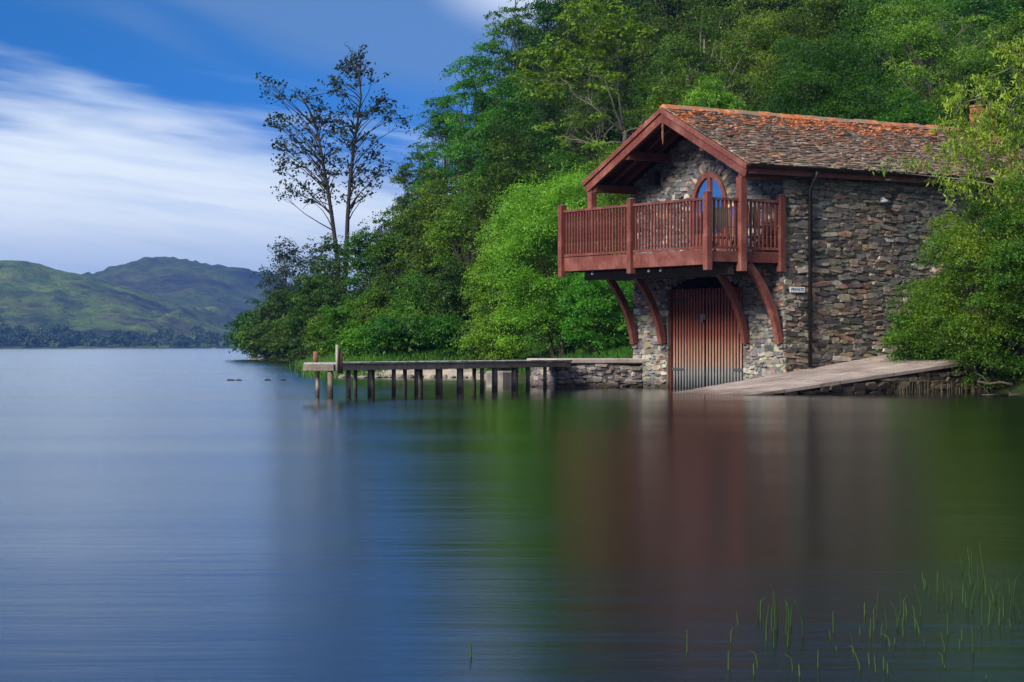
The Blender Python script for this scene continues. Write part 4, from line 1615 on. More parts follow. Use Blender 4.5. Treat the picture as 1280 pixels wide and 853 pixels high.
def make_plant(kind, seed, H, Rr, base, n_cl, n_leaf, cl_r, leaf, mat, bark, aspect=0.55, flat=0.6, up=0.4, lobes=0.22, trunk_r=None, multi=1,
               top_bias=0.0, open_=0.5, stray=0.06, cone=0.0):
    """returns (trunk_mesh, crown_mesh); origin at the ground"""
    rng = np.random.RandomState(seed)
    zc, rz = H * (base + 1) / 2, H * (1 - base) / 2
    d = unit(rng.normal(size=(n_cl, 3)))
    d[:, 2] += top_bias
    d = unit(d)
    az = np.arctan2(d[:, 1], d[:, 0])
    env = 1 + lobes * np.sin(az * 3 + rng.uniform(0, 6)) * np.cos(d[:, 2] * 4 + rng.uniform(0, 6)) + lobes * 0.6 * np.sin(az * 5 + d[:, 2] * 6 + rng.uniform(0, 6))
    rr = env * rng.uniform(open_, 1.0, n_cl) ** 0.6
    cc = np.column_stack([d[:, 0] * rr * (Rr - cl_r * 0.5), d[:, 1] * rr * (Rr - cl_r * 0.5), zc + d[:, 2] * rr * (rz - cl_r * 0.4)])
    if cone:
        k = np.clip((cc[:, 2] - base * H) / (H * (1 - base)), 0, 1)
        cc[:, :2] *= (1.25 - cone * k)[:, None]
    # a clump always crowns the top
    cc[0] = (0.05 * Rr, 0, H - cl_r * flat)
    cc[:, 2] = np.maximum(cc[:, 2], cl_r * 0.3)
    C, Nn, T = [], [], []
    for i in range(n_cl):
        r = cl_r * rng.uniform(0.55, 1.25)
        n = int(n_leaf / n_cl * (r / cl_r) ** 2 * 1.1)
        p, q = clump(cc[i], r, n, rng, flat * rng.uniform(0.8, 1.2), up)
        C.append(p)
        Nn.append(q)
        T.append(np.clip(rng.normal(0.46, 0.2, n) + rng.normal(0, 0.20), 0, 1))  # tone shift per clump paints in light and dark masses, beyond real self-shadow
    # stray twigs breaking the outline
    ns = int(n_leaf * stray)
    k = rng.randint(0, n_cl, ns)
    dirs = unit(rng.normal(size=(ns, 3)) + np.array([0, 0, 0.25]))
    C.append(cc[k] + dirs * cl_r * rng.uniform(0.9, 1.3, (ns, 1)))
    Nn.append(rng.normal(size=(ns, 3)))
    T.append(rng.uniform(0.4, 1, ns))
    C, Nn, T = np.concatenate(C), np.concatenate(Nn), np.concatenate(T)
    ok = C[:, 2] > 0.02
    C, Nn, T = C[ok], Nn[ok], T[ok]
    crown = np_mesh('crown', leaf_quads(C, Nn, leaf, leaf * aspect, rng), 4, mat, T)
    # trunk and limbs
    rl_ = random.Random(seed)
    mb = MB()
    tr = trunk_r or H * 0.018
    for s in range(multi):
        a = 2 * math.pi * s / max(multi, 1) + rl_.uniform(0, 1)
        sp = 0.0 if multi == 1 else Rr * 0.38
        tip = Vector((math.cos(a) * sp, math.sin(a) * sp, H * (0.86 if multi == 1 else 0.7)))
        st = Vector((math.cos(a) * tr * 1.5, math.sin(a) * tr * 1.5, -0.3)) if multi > 1 else Vector((0, 0, -0.4))
        b1 = Vector((rl_.uniform(-1, 1), rl_.uniform(-1, 1), 0)) * Rr * 0.08
        pts = [st.lerp(tip, t_) + b1 * math.sin(t_ * 5) for t_ in (0, 0.15, 0.3, 0.5, 0.7, 0.85, 1)]
        mb.tube(pts, [tr * 1.25, tr, tr * 0.85, tr * 0.62, tr * 0.4, tr * 0.22, tr * 0.08], 7)
        sel = [i for i in range(n_cl) if i % multi == s]
        for i in sel[:70]:
            c = Vector(cc[i])
            t_ = min(max((c.z / H) * rl_.uniform(0.45, 0.8), base * 0.6 + 0.05), 0.9)
            f = t_ * 6
            j = min(int(f), 5)
            tt = (0, 0.15, 0.3, 0.5, 0.7, 0.85, 1)
            jj = max(q for q in range(6) if tt[q] <= t_ + 1e-6)
            st_ = pts[jj].lerp(pts[jj + 1], (t_ - tt[jj]) / (tt[jj + 1] - tt[jj]))
            m1 = st_.lerp(c, 0.5) + Vector((rl_.uniform(-1, 1), rl_.uniform(-1, 1), rl_.uniform(-0.2, 1.2))) * cl_r * 0.35
            r0 = tr * (1 - t_ * 0.8) * rl_.uniform(0.22, 0.42)
            mb.tube([st_, st_.lerp(m1, 0.5), m1, m1.lerp(c, 0.6), c], [r0, r0 * 0.8, r0 * 0.6, r0 * 0.38, r0 * 0.12], 5, cap=False)
            for q in range(3):
                e = c + Vector((rl_.gauss(0, 1), rl_.gauss(0, 1), rl_.gauss(0.3, 0.6))) * cl_r * 0.6
                s2 = m1.lerp(c, rl_.uniform(0.2, 0.9))
                mb.tube([s2, s2.lerp(e, 0.5) + Vector((0, 0, 0.08 * cl_r)), e], [r0 * 0.3, r0 * 0.2, r0 * 0.07], 4, cap=False)
    trunk = mb.mesh('trunk', bark, True)
    return trunk, crown, H, Rr


KINDS = {
    'broad_a': dict(mat='leaf_mid', base=0.10, lobes=0.30, sparse=0.78, cover=0.5),
    'broad_b': dict(mat='leaf_blue', base=0.10, lobes=0.30, sparse=0.78, cover=0.5),
    'broad_c': dict(mat='leaf_dark', base=0.10, lobes=0.30, sparse=0.78, cover=0.5),
    'yew': dict(mat='leaf_dark', base=0.05, aspect=0.4, flat=0.62, up=0.6, lobes=0.28, cone=0.45),
    'oak': dict(mat='leaf_yellow', bark='bark_pale', base=0.22, lobes=0.3, flat=0.6, cover=0.32, sparse=0.75, thick=1.5),
    'oak_b': dict(mat='leaf_yellow', base=0.12, lobes=0.3, flat=0.65, cover=0.45),
    'bush_a': dict(mat='leaf_mid', base=0.0, multi=4),
    'bush_b': dict(mat='leaf_blue', base=0.0, multi=4, lobes=0.28),
    'bush_c': dict(mat='leaf_dark', base=0.0, multi=4),
    'bush_y': dict(mat='leaf_yellow', base=0.0, multi=4),
    'feather': dict(mat='leaf_sky', base=0.2, lobes=0.3, multi=2, cover=0.16, sparse=0.8, stray=0.12, thick=0.7),
    'airy': dict(mat='leaf_blue', base=0.15, lobes=0.3, flat=0.55, cover=0.34, sparse=0.85, stray=0.04),
    'round': dict(mat='leaf_mid', base=0.02, multi=3, lobes=0.26, leafk=0.9, sparse=0.8),
    'pale': dict(mat='leaf_bright', base=0.0, multi=4, leafk=0.9),
    'willow_bush': dict(mat='leaf_bright', base=0.0, multi=6, lobes=0.22, flat=0.8, leafk=0.9, cover=0.55, sparse=0.95, up=0.6, stray=0.03),
    'water_bush': dict(mat='leaf_bush', base=-0.02, multi=5, lobes=0.24, flat=0.8, leafk=1.0, cover=0.55, sparse=0.9),
}
SEED = [100]


def grow_plant(kind, H, Rr, Y):
    k = KINDS[kind]
    SEED[0] += 1
    rz = H * (1 - k['base']) / 2
    cl = min(max(0.30 * min(Rr, rz), 0.35), 1.0)
    leaf = max(0.055, Y / F * 3.4) * k.get('leafk', 1.0)
    n_cl = int(4 * math.pi * Rr * (Rr + 2 * rz) / 3 / (cl * cl * 1.5) * k.get('sparse', 1.0)) + 14
    asp = k.get('aspect', 0.55)
    per = 2 * math.pi * cl * cl / (leaf * leaf * 0.5 * asp) * k.get('cover', 0.46)
    return make_plant(kind, SEED[0], H, Rr, k['base'], n_cl, int(n_cl * per), cl, leaf, M[k['mat']], M[k.get('bark', 'bark')], aspect=asp, flat=k.get('flat', 0.78),
                      up=k.get('up', 0.4), lobes=k.get('lobes', 0.2), multi=k.get('multi', 1), stray=k.get('stray', 0.015), cone=k.get('cone', 0.0),
                      trunk_r=(0.012 + 0.006 * (k.get('multi', 1) == 1)) * H * k.get('thick', 1.0))


PLANTED = []


def plant(kind, px, Y, top, hw, name, label, cat='tree', group=None, X=None, rot=None):
    x = PX(px, Y) if X is None else X
    zb = max(gz(x, Y), 0.05)
    zt = ZP(top, Y)
    trunk, crown, H, Rr = grow_plant(kind, max(zt - zb, 1.2), hw * Y / F * (1.0 if kind.endswith('bush') else 1.18), Y)
    root = empty(name, (x, Y, zb), rot if rot is not None else random.uniform(0, 6.28))
    link_mesh('trunk', trunk, root)
    link_mesh('crown', crown, root)
    tag(root, label, cat, group)
    PLANTED.append(root)
    return root


G1 = 'bushes along the wooded shore'
G2 = 'trees on the wooded hillside'
for a in (
    ('bush_c', 318, 160, 384, 27, 'bush', 'rounded dark bush at the very tip of the wooded point', 'bush', G1),
    ('bush_b', 356, 159, 360, 32, 'bush', 'dark green bush just inland of the tip of the wooded point', 'bush', G1),
    ('bush_c', 392, 112, 345, 34, 'bush', 'dark shore bush under the feathery trees on the point', 'bush', G1),
    ('bush_a', 406, 88, 392, 24, 'bush', 'low bright bush behind the outer end of the jetty', 'bush', G1),
    ('bush_b', 438, 73, 372, 32, 'bush', 'green shore bush right behind the tall jetty mooring post', 'bush', G1),
    ('bush_a', 470, 70, 362, 34, 'bush', 'mid green shore bush below the twin stemmed bare skyline tree', 'bush', G1),
    ('bush_y', 502, 67.5, 380, 28, 'bush', 'low yellowish shore bush above the middle of the jetty', 'bush', G1),
    ('bush_b', 535, 69, 345, 38, 'bush', 'cool green shore bush over the landward half of the jetty', 'bush', G1),
    ('bush_c', 574, 67, 330, 38, 'bush', 'dark shore bush tucked left of the bright green willow bush', 'bush', G1),
    ('bush_b', 334, 150, 400, 30, 'bush', 'low bush dipping its leaves in the lake just right of the tip of the point', 'bush', G1),
    ('bush_a', 364, 131.5, 394, 30, 'bush', 'low bush at the waterline left of the outer end of the jetty', 'bush', G1),
    ('bush_a', 452, 66, 412, 26, 'bush', 'low waterside bush just right of the tall mooring post', 'bush', G1),
    ('bush_b', 490, 65, 408, 28, 'bush', 'low waterside bush over the third bay of the jetty', 'bush', G1),
    ('bush_y', 526, 65, 418, 24, 'bush', 'small yellowish waterside bush over the stony spit', 'bush', G1),
    ('bush_c', 612, 61, 392, 30, 'bush', 'dark low bush at the left foot of the bright green willow bush', 'bush', G1),
    ('bush_a', 556, 64.6, 404, 28, 'bush', 'low waterside bush close left of the bright green willow bush', 'bush', G1),
    ('feather', 358, 170, 297, 30, 'tree', 'small feathery tree against the sky near the tip of the point', 'tree', None),
    ('feather', 396, 165, 300, 24, 'tree', 'slim feathery tree at the left foot of the tall skyline tree', 'tree', None),
    ('broad_c', 422, 128, 318, 34, 'tree', 'dark tree hiding the foot of the tall skyline tree', 'tree', None),
    ('broad_b', 466, 118, 285, 38, 'tree', 'dark rounded tree just right of the tall skyline tree', 'tree', None),
    ('feather', 484, 132, 262, 26, 'tree', 'thin feathery treetop on the skyline at the foot of the hill', 'tree', None),
    ('oak_b', 505, 96, 262, 40, 'tree', 'yellow green tree low on the hillside above the middle of the jetty', 'tree', None),
    ('oak_b', 550, 88, 228, 42, 'tree', 'olive green tree above the landward half of the jetty', 'tree', None),
    ('broad_a', 590, 82, 215, 44, 'tree', 'mid green tree directly above and left of the bright willow bush', 'tree', None),
    ('broad_b', 640, 76, 178, 46, 'tree', 'cool green tree rising straight behind the bright willow bush', 'tree', None),
    ('yew', 522, 130, 190, 34, 'tree', 'dark layered tree on the lower skyline of the hill', 'tree', None),
    ('yew', 556, 124, 118, 40, 'tree', 'dark layered tree halfway up the skyline of the hill', 'tree', None),
    ('broad_b', 600, 114, 62, 46, 'tree', 'cool green tree on the steep upper skyline of the hill', 'tree', None),
    ('airy', 642, 122, 5, 44, 'tree', 'airy tree with sky showing through it at the top of the skyline', 'tree', None),
    ('airy', 690, 126, -25, 48, 'tree', 'airy tree at the top edge of the photo beside the white cloud', 'tree', None),
    ('broad_a', 645, 100, 88, 48, 'tree', 'mid green tree in the middle of the hillside left of the gable', 'tree', None),
    ('yew', 690, 92, 118, 52, 'tree', 'dark layered tree to the left of the bare branched tree', 'tree', None),
    ('yew', 722, 108, 20, 52, 'tree', 'dark layered tree high on the hillside left of the gable peak', 'tree', None),
    ('broad_c', 775, 114, -20, 56, 'tree', 'dark tree at the top edge of the photo above the bare branched tree', 'tree', None),
    ('yew', 760, 88, 92, 56, 'tree', 'dark layered tree behind the bare grey branches', 'tree', None),
    ('broad_b', 712, 76, 190, 40, 'tree', 'green tree between the bright willow bush and the hillside', 'tree', None),
    ('broad_c', 842, 92, 60, 52, 'tree', 'dark tree behind the peak of the gable', 'tree', None),
    ('oak', 880, 84, 8, 62, 'tree', 'yellow green oak with dark limbs above the front of the roof', 'tree', None),
    ('broad_a', 850, 108, -25, 60, 'tree', 'tree at the top edge of the photo right of the gable peak', 'tree', None),
    ('oak_b', 955, 96, -20, 66, 'tree', 'yellow green oak at the top edge above the middle of the roof', 'tree', None),
    ('broad_a', 1030, 90, -12, 66, 'tree', 'green tree at the top edge behind the big rounded tree', 'tree', None),
    ('pale', 885, 62, 92, 44, 'bush', 'pale green bush showing above the front of the roof ridge', 'bush', None),
    ('round', 1020, 64, 46, 88, 'tree', 'large rounded green tree rising behind the middle of the roof ridge', 'tree', None),
    ('broad_c', 1110, 86, -15, 60, 'tree', 'dark tree at the top edge right of the big rounded tree', 'tree', None),
    ('bush_a', 1135, 62, 112, 52, 'bush', 'green bush showing above the rear of the roof ridge', 'bush', None),
    ('oak', 1165, 78, 0, 66, 'tree', 'open yellow tinged oak above the rear of the roof', 'tree', None),
    ('broad_c', 1225, 84, -20, 66, 'tree', 'dark tree at the top edge above the chimney', 'tree', None),
    ('yew', 1215, 64, 70, 52, 'tree', 'dark tree directly behind the chimney', 'tree', None),
    ('broad_c', 1290, 66, -12, 64, 'tree', 'dark tree in the top right corner of the photo', 'tree', None),
    ('broad_c', 1290, 52, 150, 56, 'tree', 'dark tree behind the hanging willow sprays right of the house', 'tree', None),
):
    kind, px, Y, top, hw, name, label, cat, group = a
    plant(kind, px, Y, top, hw, name, label, cat, group or G2)
rl = random.Random(4)
for i, px in enumerate((735, 790, 845, 900, 955, 1010, 1065, 1120, 1175, 1230, 1285)):
    plant(('broad_c', 'broad_a', 'broad_c', 'broad_b')[i % 4], px, 128 + rl.uniform(-6, 6), -120, 84, 'tree',
          'tree in the rearmost row of the wood seen only between nearer crowns', 'tree', 'rear trees of the hillside wood')

# bright willow bush beside the balcony
plant('willow_bush', 702, 55, 214, 96, 'bush', 'big bright green bush on the bank behind the jetty and left of the balcony', 'bush', None, rot=0.4)
plant('willow_bush', 626, 56.5, 292, 50, 'bush', 'lower bright green bush joined to the left side of the big bright bush', 'bush', None, rot=1.3)
plant('willow_bush', 748, 53, 330, 52, 'bush', 'bright green bush in shade directly below the balcony', 'bush', None, rot=2.9)
plant('willow_bush', 772, 58, 178, 62, 'bush', 'taller bright green bush half hidden behind the balcony', 'bush', None, rot=2.2)
# waterside bush at the right edge
plant('water_bush', 1160, 44.2, 345, 46, 'bush', 'small leafy bush at the head of the slipway against the stone wall', 'bush', None, rot=0.2)
plant('water_bush', 1238, 42.6, 240, 104, 'bush', 'dense green bush hanging over the water at the end of the slipway', 'bush', None, rot=1.0)
plant('water_bush', 1318, 41.4, 205, 92, 'bush', 'yellower bush cut off by the right edge of the photo', 'bush', None, rot=3.0)


# bare-branched tree beside the gable ------------------------------------
def grow(mb, p, d, r, length, depth, rl, tips, gnarl=0.5):
    pts, rad = [p.copy()], [r]
    n = 5
    for i in range(n):
        d = (d + Vector((rl.gauss(0, 1), rl.gauss(0, 1), rl.gauss(0.05, 0.8))) * gnarl * 0.3).normalized()
        p = p + d * length / n
        pts.append(p.copy())
        rad.append(r * (1 - 0.45 * (i + 1) / n))
    mb.tube(pts, rad, 5 if depth < 3 else 4, cap=False)
    if depth <= 0:
        tips.append(pts[-1])
        return
    k = rl.choice((2, 3, 3))
    for j in range(k):
        i = rl.randint(2, n)
        nd = (d + Vector((rl.gauss(0, 1), rl.gauss(0, 1), rl.gauss(0.1, 0.7))) * 0.75).normalized()
        grow(mb, pts[i], nd, rad[i] * rl.uniform(0.55, 0.75), length * rl.uniform(0.6, 0.85), depth - 1, rl, tips, gnarl)


rl = random.Random(21)
Yb = 66.0
xb = PX(778, Yb)
bt = empty('bare_tree', (xb, Yb, gz(xb, Yb)))
tag(bt, 'gnarled half bare tree with grey branches and yellow tufts left of the gable peak', 'tree')
mb = MB()
tips = []
zt0 = ZP(200, Yb) - gz(xb, Yb)
mb.tube([(0, 0, -0.4), (0.05, 0, zt0 * 0.5), (0.0, 0, zt0), (0.1, 0, zt0 + 0.9)], [0.13, 0.105, 0.085, 0.06], 7)
for (dx, dz, ln, z0) in ((-0.9, 0.25, 1.5, 0.5), (-0.7, 0.7, 1.6, 0.9), (0.2, 1.0, 1.6, 0.9), (0.8, 0.6, 1.5, 0.8), (-1.0, 0.0, 1.3, 0.2), (0.95, 0.2, 1.1, 0.3), (-0.3, 0.9, 1.7, 0.9), (-1, -0.15, 1.0, -0.5)):
    grow(mb, Vector((0.0, 0, zt0 + z0)), Vector((dx, rl.uniform(-0.5, 0.3), dz)).normalized(), 0.04, ln, 5, rl, tips, 0.75)
mb.build('trunk', M['bark_pale'], bt, True)
rng = np.random.RandomState(8)
C, Nn = [], []
for i, tp in enumerate(tips):
    up_ = tp.z > zt0 + 1.9 or (tp.x > 0.9)
    if rng.rand() > (0.45 if up_ else 0.06):
        continue
    p, q = clump(np.array(tp), rng.uniform(0.18, 0.36), 55, rng, 0.6, 0.5)
    C.append(p)
    Nn.append(q)
C, Nn = np.concatenate(C), np.concatenate(Nn)
link_mesh('crown', np_mesh('crown', leaf_quads(C, Nn, 0.11, 0.07, rng), 4, M['leaf_yellow'], rng.uniform(0.3, 1, len(C))), bt)


# tall twin-stemmed tree on the skyline -------------------------------
def skyline_tree():
    Y = 138.0
    px0, py0 = 428.0, 436.0
    x = PX(px0, Y)
    zb = gz(x, Y)
    root = empty('tall_tree', (x, Y, zb))
    tag(root, 'very tall sparse twin stemmed tree standing alone against the sky', 'tree')
    k = Y / F
    rl = random.Random(31)
    rng = np.random.RandomState(31)

    def W(px, py, dy=0.0):
        return Vector(((px - px0) * k, dy, ZP(py, Y) - zb))
    s1 = [(425, 445), (424, 370), (421, 320), (414, 265), (408, 225), (402, 190), (396, 160), (386, 137), (376, 121), (368, 108)]
    s2 = [(431, 445), (431, 380), (434, 320), (436, 270), (439, 225), (443, 185), (448, 150), (452, 122), (450, 100), (453, 70)]
    mb = MB()
    P1 = [W(a, b, 0.3 * math.sin(i)) for i, (a, b) in enumerate(s1)]
    P2 = [W(a, b, -0.6 + 0.3 * math.cos(i)) for i, (a, b) in enumerate(s2)]
    mb.tube(P1, [0.2, 0.18, 0.16, 0.135, 0.11, 0.09, 0.07, 0.055, 0.04, 0.02], 6)
    mb.tube(P2, [0.2, 0.185, 0.165, 0.14, 0.12, 0.10, 0.08, 0.06, 0.045, 0.02], 6)
    cl = [(342, 96), (338, 104), (347, 110), (333, 97), (372, 106), (366, 112), (338, 145), (345, 150), (352, 143), (360, 160), (372, 146), (378, 155), (368, 168),
          (382, 170), (352, 172), (345, 178), (360, 185), (372, 192), (388, 188), (355, 196), (350, 205), (365, 208), (380, 205), (392, 150), (388, 118), (396, 124),
          (403, 130), (410, 138), (398, 142), (418, 148), (426, 150), (434, 142), (412, 160), (424, 163), (440, 160), (446, 140), (440, 136), (358, 230), (366, 236),
          (376, 228), (350, 238), (384, 236), (428, 72), (434, 66), (440, 68), (448, 63), (454, 62), (460, 68), (432, 80), (442, 82), (452, 80), (462, 82), (424, 92),
          (412, 90), (416, 100), (428, 104), (420, 108), (444, 96), (466, 112), (474, 114), (470, 124), (480, 128), (488, 136), (498, 142), (502, 148), (492, 140), (478, 140),
          (462, 142), (456, 166), (462, 176), (450, 190), (464, 196), (474, 198), (478, 210), (470, 214), (458, 208), (446, 216), (434, 206), (428, 196), (420, 200), (412, 210),
          (424, 214), (438, 226), (450, 228), (464, 226), (404, 222), (396, 214), (402, 240), (388, 246), (428, 240), (444, 244), (456, 240), (416, 232), (470, 232), (396, 200), (405, 178), (398, 188),
          (418, 182), (430, 176), (440, 188), (372, 178), (384, 200), (360, 150), (442, 74), (450, 72), (405, 148), (428, 158), (446, 176)]
    C, Nn, T = [], [], []
    for (a, b) in cl:
        b += 9 if b < 125 else 3
        dy = rl.uniform(-1.8, 1.8)
        c = W(a + rl.uniform(-2, 2), b + rl.uniform(-2, 2), dy)
        stem_ = s1 if (a < 405 or (a < 425 and b > 110 and rl.random() < 0.5)) and not (a > 405 and b < 112) else s2
        PP = P1 if stem_ is s1 else P2
        # joins the stem some way below the clump
        tgt = b + 18 + abs(a - 425) * 0.42
        tgt += rl.uniform(-14, 14)
        j = max([i for i in range(len(stem_) - 1) if stem_[i][1] >= tgt] or [0])
        s0 = PP[j].lerp(PP[j + 1], min(max((stem_[j][1] - tgt) / (stem_[j][1] - stem_[j + 1][1]), 0), 1))
        m1 = s0.lerp(c, 0.5) + Vector((rl.uniform(-0.2, 0.2), rl.uniform(-0.3, 0.3), rl.uniform(-0.1, 0.5)))
        mb.tube([s0, s0.lerp(m1, 0.5) + Vector((0, 0, rl.uniform(-0.1, 0.15))), m1, c], [0.045, 0.035, 0.025, 0.01], 4, cap=False)
        for q in range(4):
            e = c + Vector((rl.gauss(0, 0.4), rl.gauss(0, 0.4), rl.gauss(0.05, 0.3)))
            mb.tube([m1.lerp(c, rl.uniform(0.3, 1)), e], [0.014, 0.006], 3, cap=False)
            n = rl.randint(4, 11)
            C.append(np.array(e) + rng.normal(size=(n, 3)) * (0.15, 0.18, 0.11))
            Nn.append(rng.normal(size=(n, 3)))
        n = 9
        C.append(np.array(c) + rng.normal(size=(n, 3)) * (0.26, 0.3, 0.18))
        Nn.append(rng.normal(size=(n, 3)) + (0, -0.5, 0.2))
    # drooping bare twigs
    for (a, b, c_, d_) in ((416, 258, 384, 256), (408, 236, 378, 262), (436, 268, 452, 250)):
        mb.tube([W(a, b), W((a + c_) / 2, (b + d_) / 2 - 5), W(c_, d_)], [0.04, 0.03, 0.01], 4, cap=False)
    mb.build('trunk', M['bark_dark'], root, True)
    C, Nn = np.concatenate(C), np.concatenate(Nn)
    link_mesh('crown', np_mesh('crown', leaf_quads(C, Nn, 0.23, 0.15, rng), 4, M['leaf_sky'], rng.uniform(0.2, 1, len(C))), root)


skyline_tree()


# hanging willow at the right edge -------------------------------------
def hanging_willow():
    Y0 = 42.0
    x0 = PX(1345, Y0)
    zb = max(gz(x0, Y0), 0.1)
    root = empty('willow_tree', (x0, Y0, zb))
    tag(root, 'yellow green willow leaning in from the right with long leaf sprays over the roof', 'tree')
    k = Y0 / F
    rl = random.Random(61)
    rng = np.random.RandomState(61)

    def W(px, py, dy=0.0):
        return Vector(((px - 1345) * k, dy, ZP(py, Y0) - zb))
    mb = MB()
    mb.tube([W(1348, 480), W(1350, 380), W(1342, 280), W(1330, 190), W(1316, 130), W(1300, 95)], [0.14, 0.12, 0.10, 0.08, 0.05, 0.015], 7)
    br = [[(1332, 200), (1300, 178), (1275, 152), (1262, 138), (1248, 131), (1236, 129), (1224, 124), (1212, 120), (1200, 112)],
          [(1320, 140), (1290, 100), (1270, 70), (1250, 55)], [(1310, 110), (1290, 90), (1262, 86), (1240, 95)],
          [(1335, 230), (1300, 200), (1268, 190), (1240, 196), (1215, 205)], [(1340, 260), (1305, 235), (1270, 225), (1240, 232)],
          [(1248, 131), (1225, 150), (1205, 175), (1190, 195)], [(1236, 129), (1236, 150), (1240, 170)], [(1224, 124), (1200, 130), (1190, 150)],
          [(1215, 205), (1185, 205), (1150, 200), (1120, 202)], [(1240, 232), (1200, 225), (1170, 222), (1130, 218)], [(1262, 138), (1258, 165), (1262, 190)],
          [(1330, 190), (1290, 160), (1262, 158), (1240, 165)]]
    BP = []
    for b in br:
        dy = rl.uniform(-0.3, 0.1)
        pts = [W(a, c, dy) for a, c in b]
        BP.append(pts)
        n = len(pts)
        mb.tube(pts, [0.019 * (1 - 0.75 * i / (n - 1)) for i in range(n)], 5, cap=False)
    cl = [(1224, 142), (1217, 150), (1231, 140), (1221, 160), (1214, 166), (1232, 152), (1195, 122), (1190, 140), (1196, 152), (1188, 130), (1204, 108), (1228, 108), (1240, 98), (1222, 118), (1252, 60), (1262, 68), (1272, 76), (1280, 64), (1262, 88), (1276, 98),
          (1284, 110), (1250, 112), (1256, 132), (1266, 146), (1280, 140), (1246, 150), (1236, 160), (1252, 170), (1268, 168), (1282, 176), (1240, 178), (1228, 172), (1256, 186), (1272, 196),
          (1284, 206), (1226, 190), (1212, 184), (1200, 176), (1190, 168), (1212, 200), (1196, 192), (1184, 182), (1182, 200), (1232, 206), (1248, 204), (1262, 214), (1278, 226), (1226, 222),
          (1210, 216), (1240, 232), (1256, 238), (1270, 248), (1284, 246), (1216, 236), (1198, 230), (1184, 216), (1170, 178), (1160, 196), (1168, 208), (1150, 206), (1138, 200), (1186, 240),
          (1244, 250), (1230, 244), (1260, 258), (1280, 266), (1205, 160), (1215, 150), (1272, 120), (1284, 84), (1268, 56), (1176, 228), (1158, 222), (1128, 210), (1115, 206), (1096, 204),
          (1262, 178), (1246, 190), (1288, 190), (1288, 150), (1288, 228), (1180, 168), (1290, 250), (1270, 208), (1250, 222)]
    C, Nn, A, T = [], [], [], []
    allp = [p for b in BP for p in b]
    for (a, b) in cl:
        thin = a < 1178
        c = W(a + rl.uniform(-3, 3), b + rl.uniform(-3, 3), rl.uniform(-0.45, 0.25))
        near = min(allp, key=lambda p: (p - c).length)
        mb.tube([near, near.lerp(c, 0.5) + Vector((0, 0, 0.05)), c], [0.009, 0.007, 0.003], 4, cap=False)
        for q in range(3 if thin else 6):
            e = c + Vector((rl.gauss(0, 0.12), rl.gauss(0, 0.12), rl.gauss(-0.06, 0.10)))
            mb.tube([c, e], [0.004, 0.002], 3, cap=False)
            n = rl.randint(5, 9) if thin else rl.randint(9, 16)
            C.append(np.array(e) + rng.normal(size=(n, 3)) * 0.06)
            Nn.append(rng.normal(size=(n, 3)) + (-0.2, -0.6, 0.4))
            A.append(np.tile((0, 0, -1.0), (n, 1)) + rng.normal(size=(n, 3)) * 0.4)
            T.append(np.clip(rng.normal(0.3 if thin else 0.55, 0.25, n), 0, 1))
    mb.build('trunk', M['bark_pale'], root, True)
    C, Nn, A, T = (np.concatenate(q) for q in (C, Nn, A, T))
    link_mesh('crown', np_mesh('crown', leaf_quads(C, Nn, 0.115, 0.034, rng, A), 4, M['leaf_willow'], T), root)


hanging_willow()

# ------------------------------------------------------------------ driftwood by the bush
for pts, r in (([(1222, 477), (1235, 480), (1250, 478), (1262, 480), (1264, 488), (1263, 494), (1272, 496), (1284, 494)], 0.028), ([(1228, 494), (1240, 498), (1252, 502)], 0.02)):
    mb = MB()
    P3 = [Vector((PX(a, 40.3), 40.3 + 0.2 * math.sin(a), max(ZP(b, 40.3), 0.0))) for a, b in pts]
    mb.tube(P3, [r * (0.7 + 0.5 * i / len(P3)) for i in range(len(P3))], 6)
    mb.tube([P3[1], P3[1] + Vector((-0.1, 0.1, 0.14)), P3[1] + Vector((-0.22, 0.1, 0.2))], [r * 0.6, r * 0.4, r * 0.2], 5)
    o = mb.build('driftwood', M['bark'], None, True)
    tag(o, 'crooked pale branch under the waterside bush at the right edge' if r > 0.025 else 'short straight stick lying in the water below the waterside bush', 'driftwood')

# ------------------------------------------------------------------ ground cover


def blades(name, P, h, wd, mat, seed, lean=0.3, kind='stuff', label=None, cat=None, group=None):
    rng = np.random.RandomState(seed)
    n = len(P)
    hh = (h * rng.uniform(0.55, 1.25, n))
    a = rng.uniform(0, 6.28, n)
    side = np.column_stack([np.cos(a), np.sin(a), np.zeros(n)]) * wd / 2
    tip = np.column_stack([rng.normal(0, lean, n) * hh, rng.normal(0, lean, n) * hh, hh])
    mid_ = tip * (0.4, 0.4, 0.55)
    V = np.stack([P - side, P + side, P + mid_ + side * 0.8, P + tip, P + mid_ - side * 0.8], 1).reshape(-1, 3)
    o = link_mesh(name, np_mesh(name, V, 5, mat, rng.uniform(0, 1, n)))
    tag(o, label, cat, group, kind)
    return o


rng = np.random.RandomState(90)
# grass on the bank behind the quay and jetty
xs = rng.uniform(-4.0, 3.2, 36000)
ys = rng.uniform(48.4, 67, 36000)
d_ = shore_dist(np.column_stack([xs, ys]))
ok = (d_ > 0.25) & (d_ < 6)
P = np.column_stack([xs[ok], ys[ok]])
P = np.column_stack([P, land_z(P) - 0.02])
P = P[P[:, 2] < 2.2]
blades('grass', P, 0.22, 0.02, M['grass'], 91, label='bright green grass on the bank behind the quay', cat='grass')
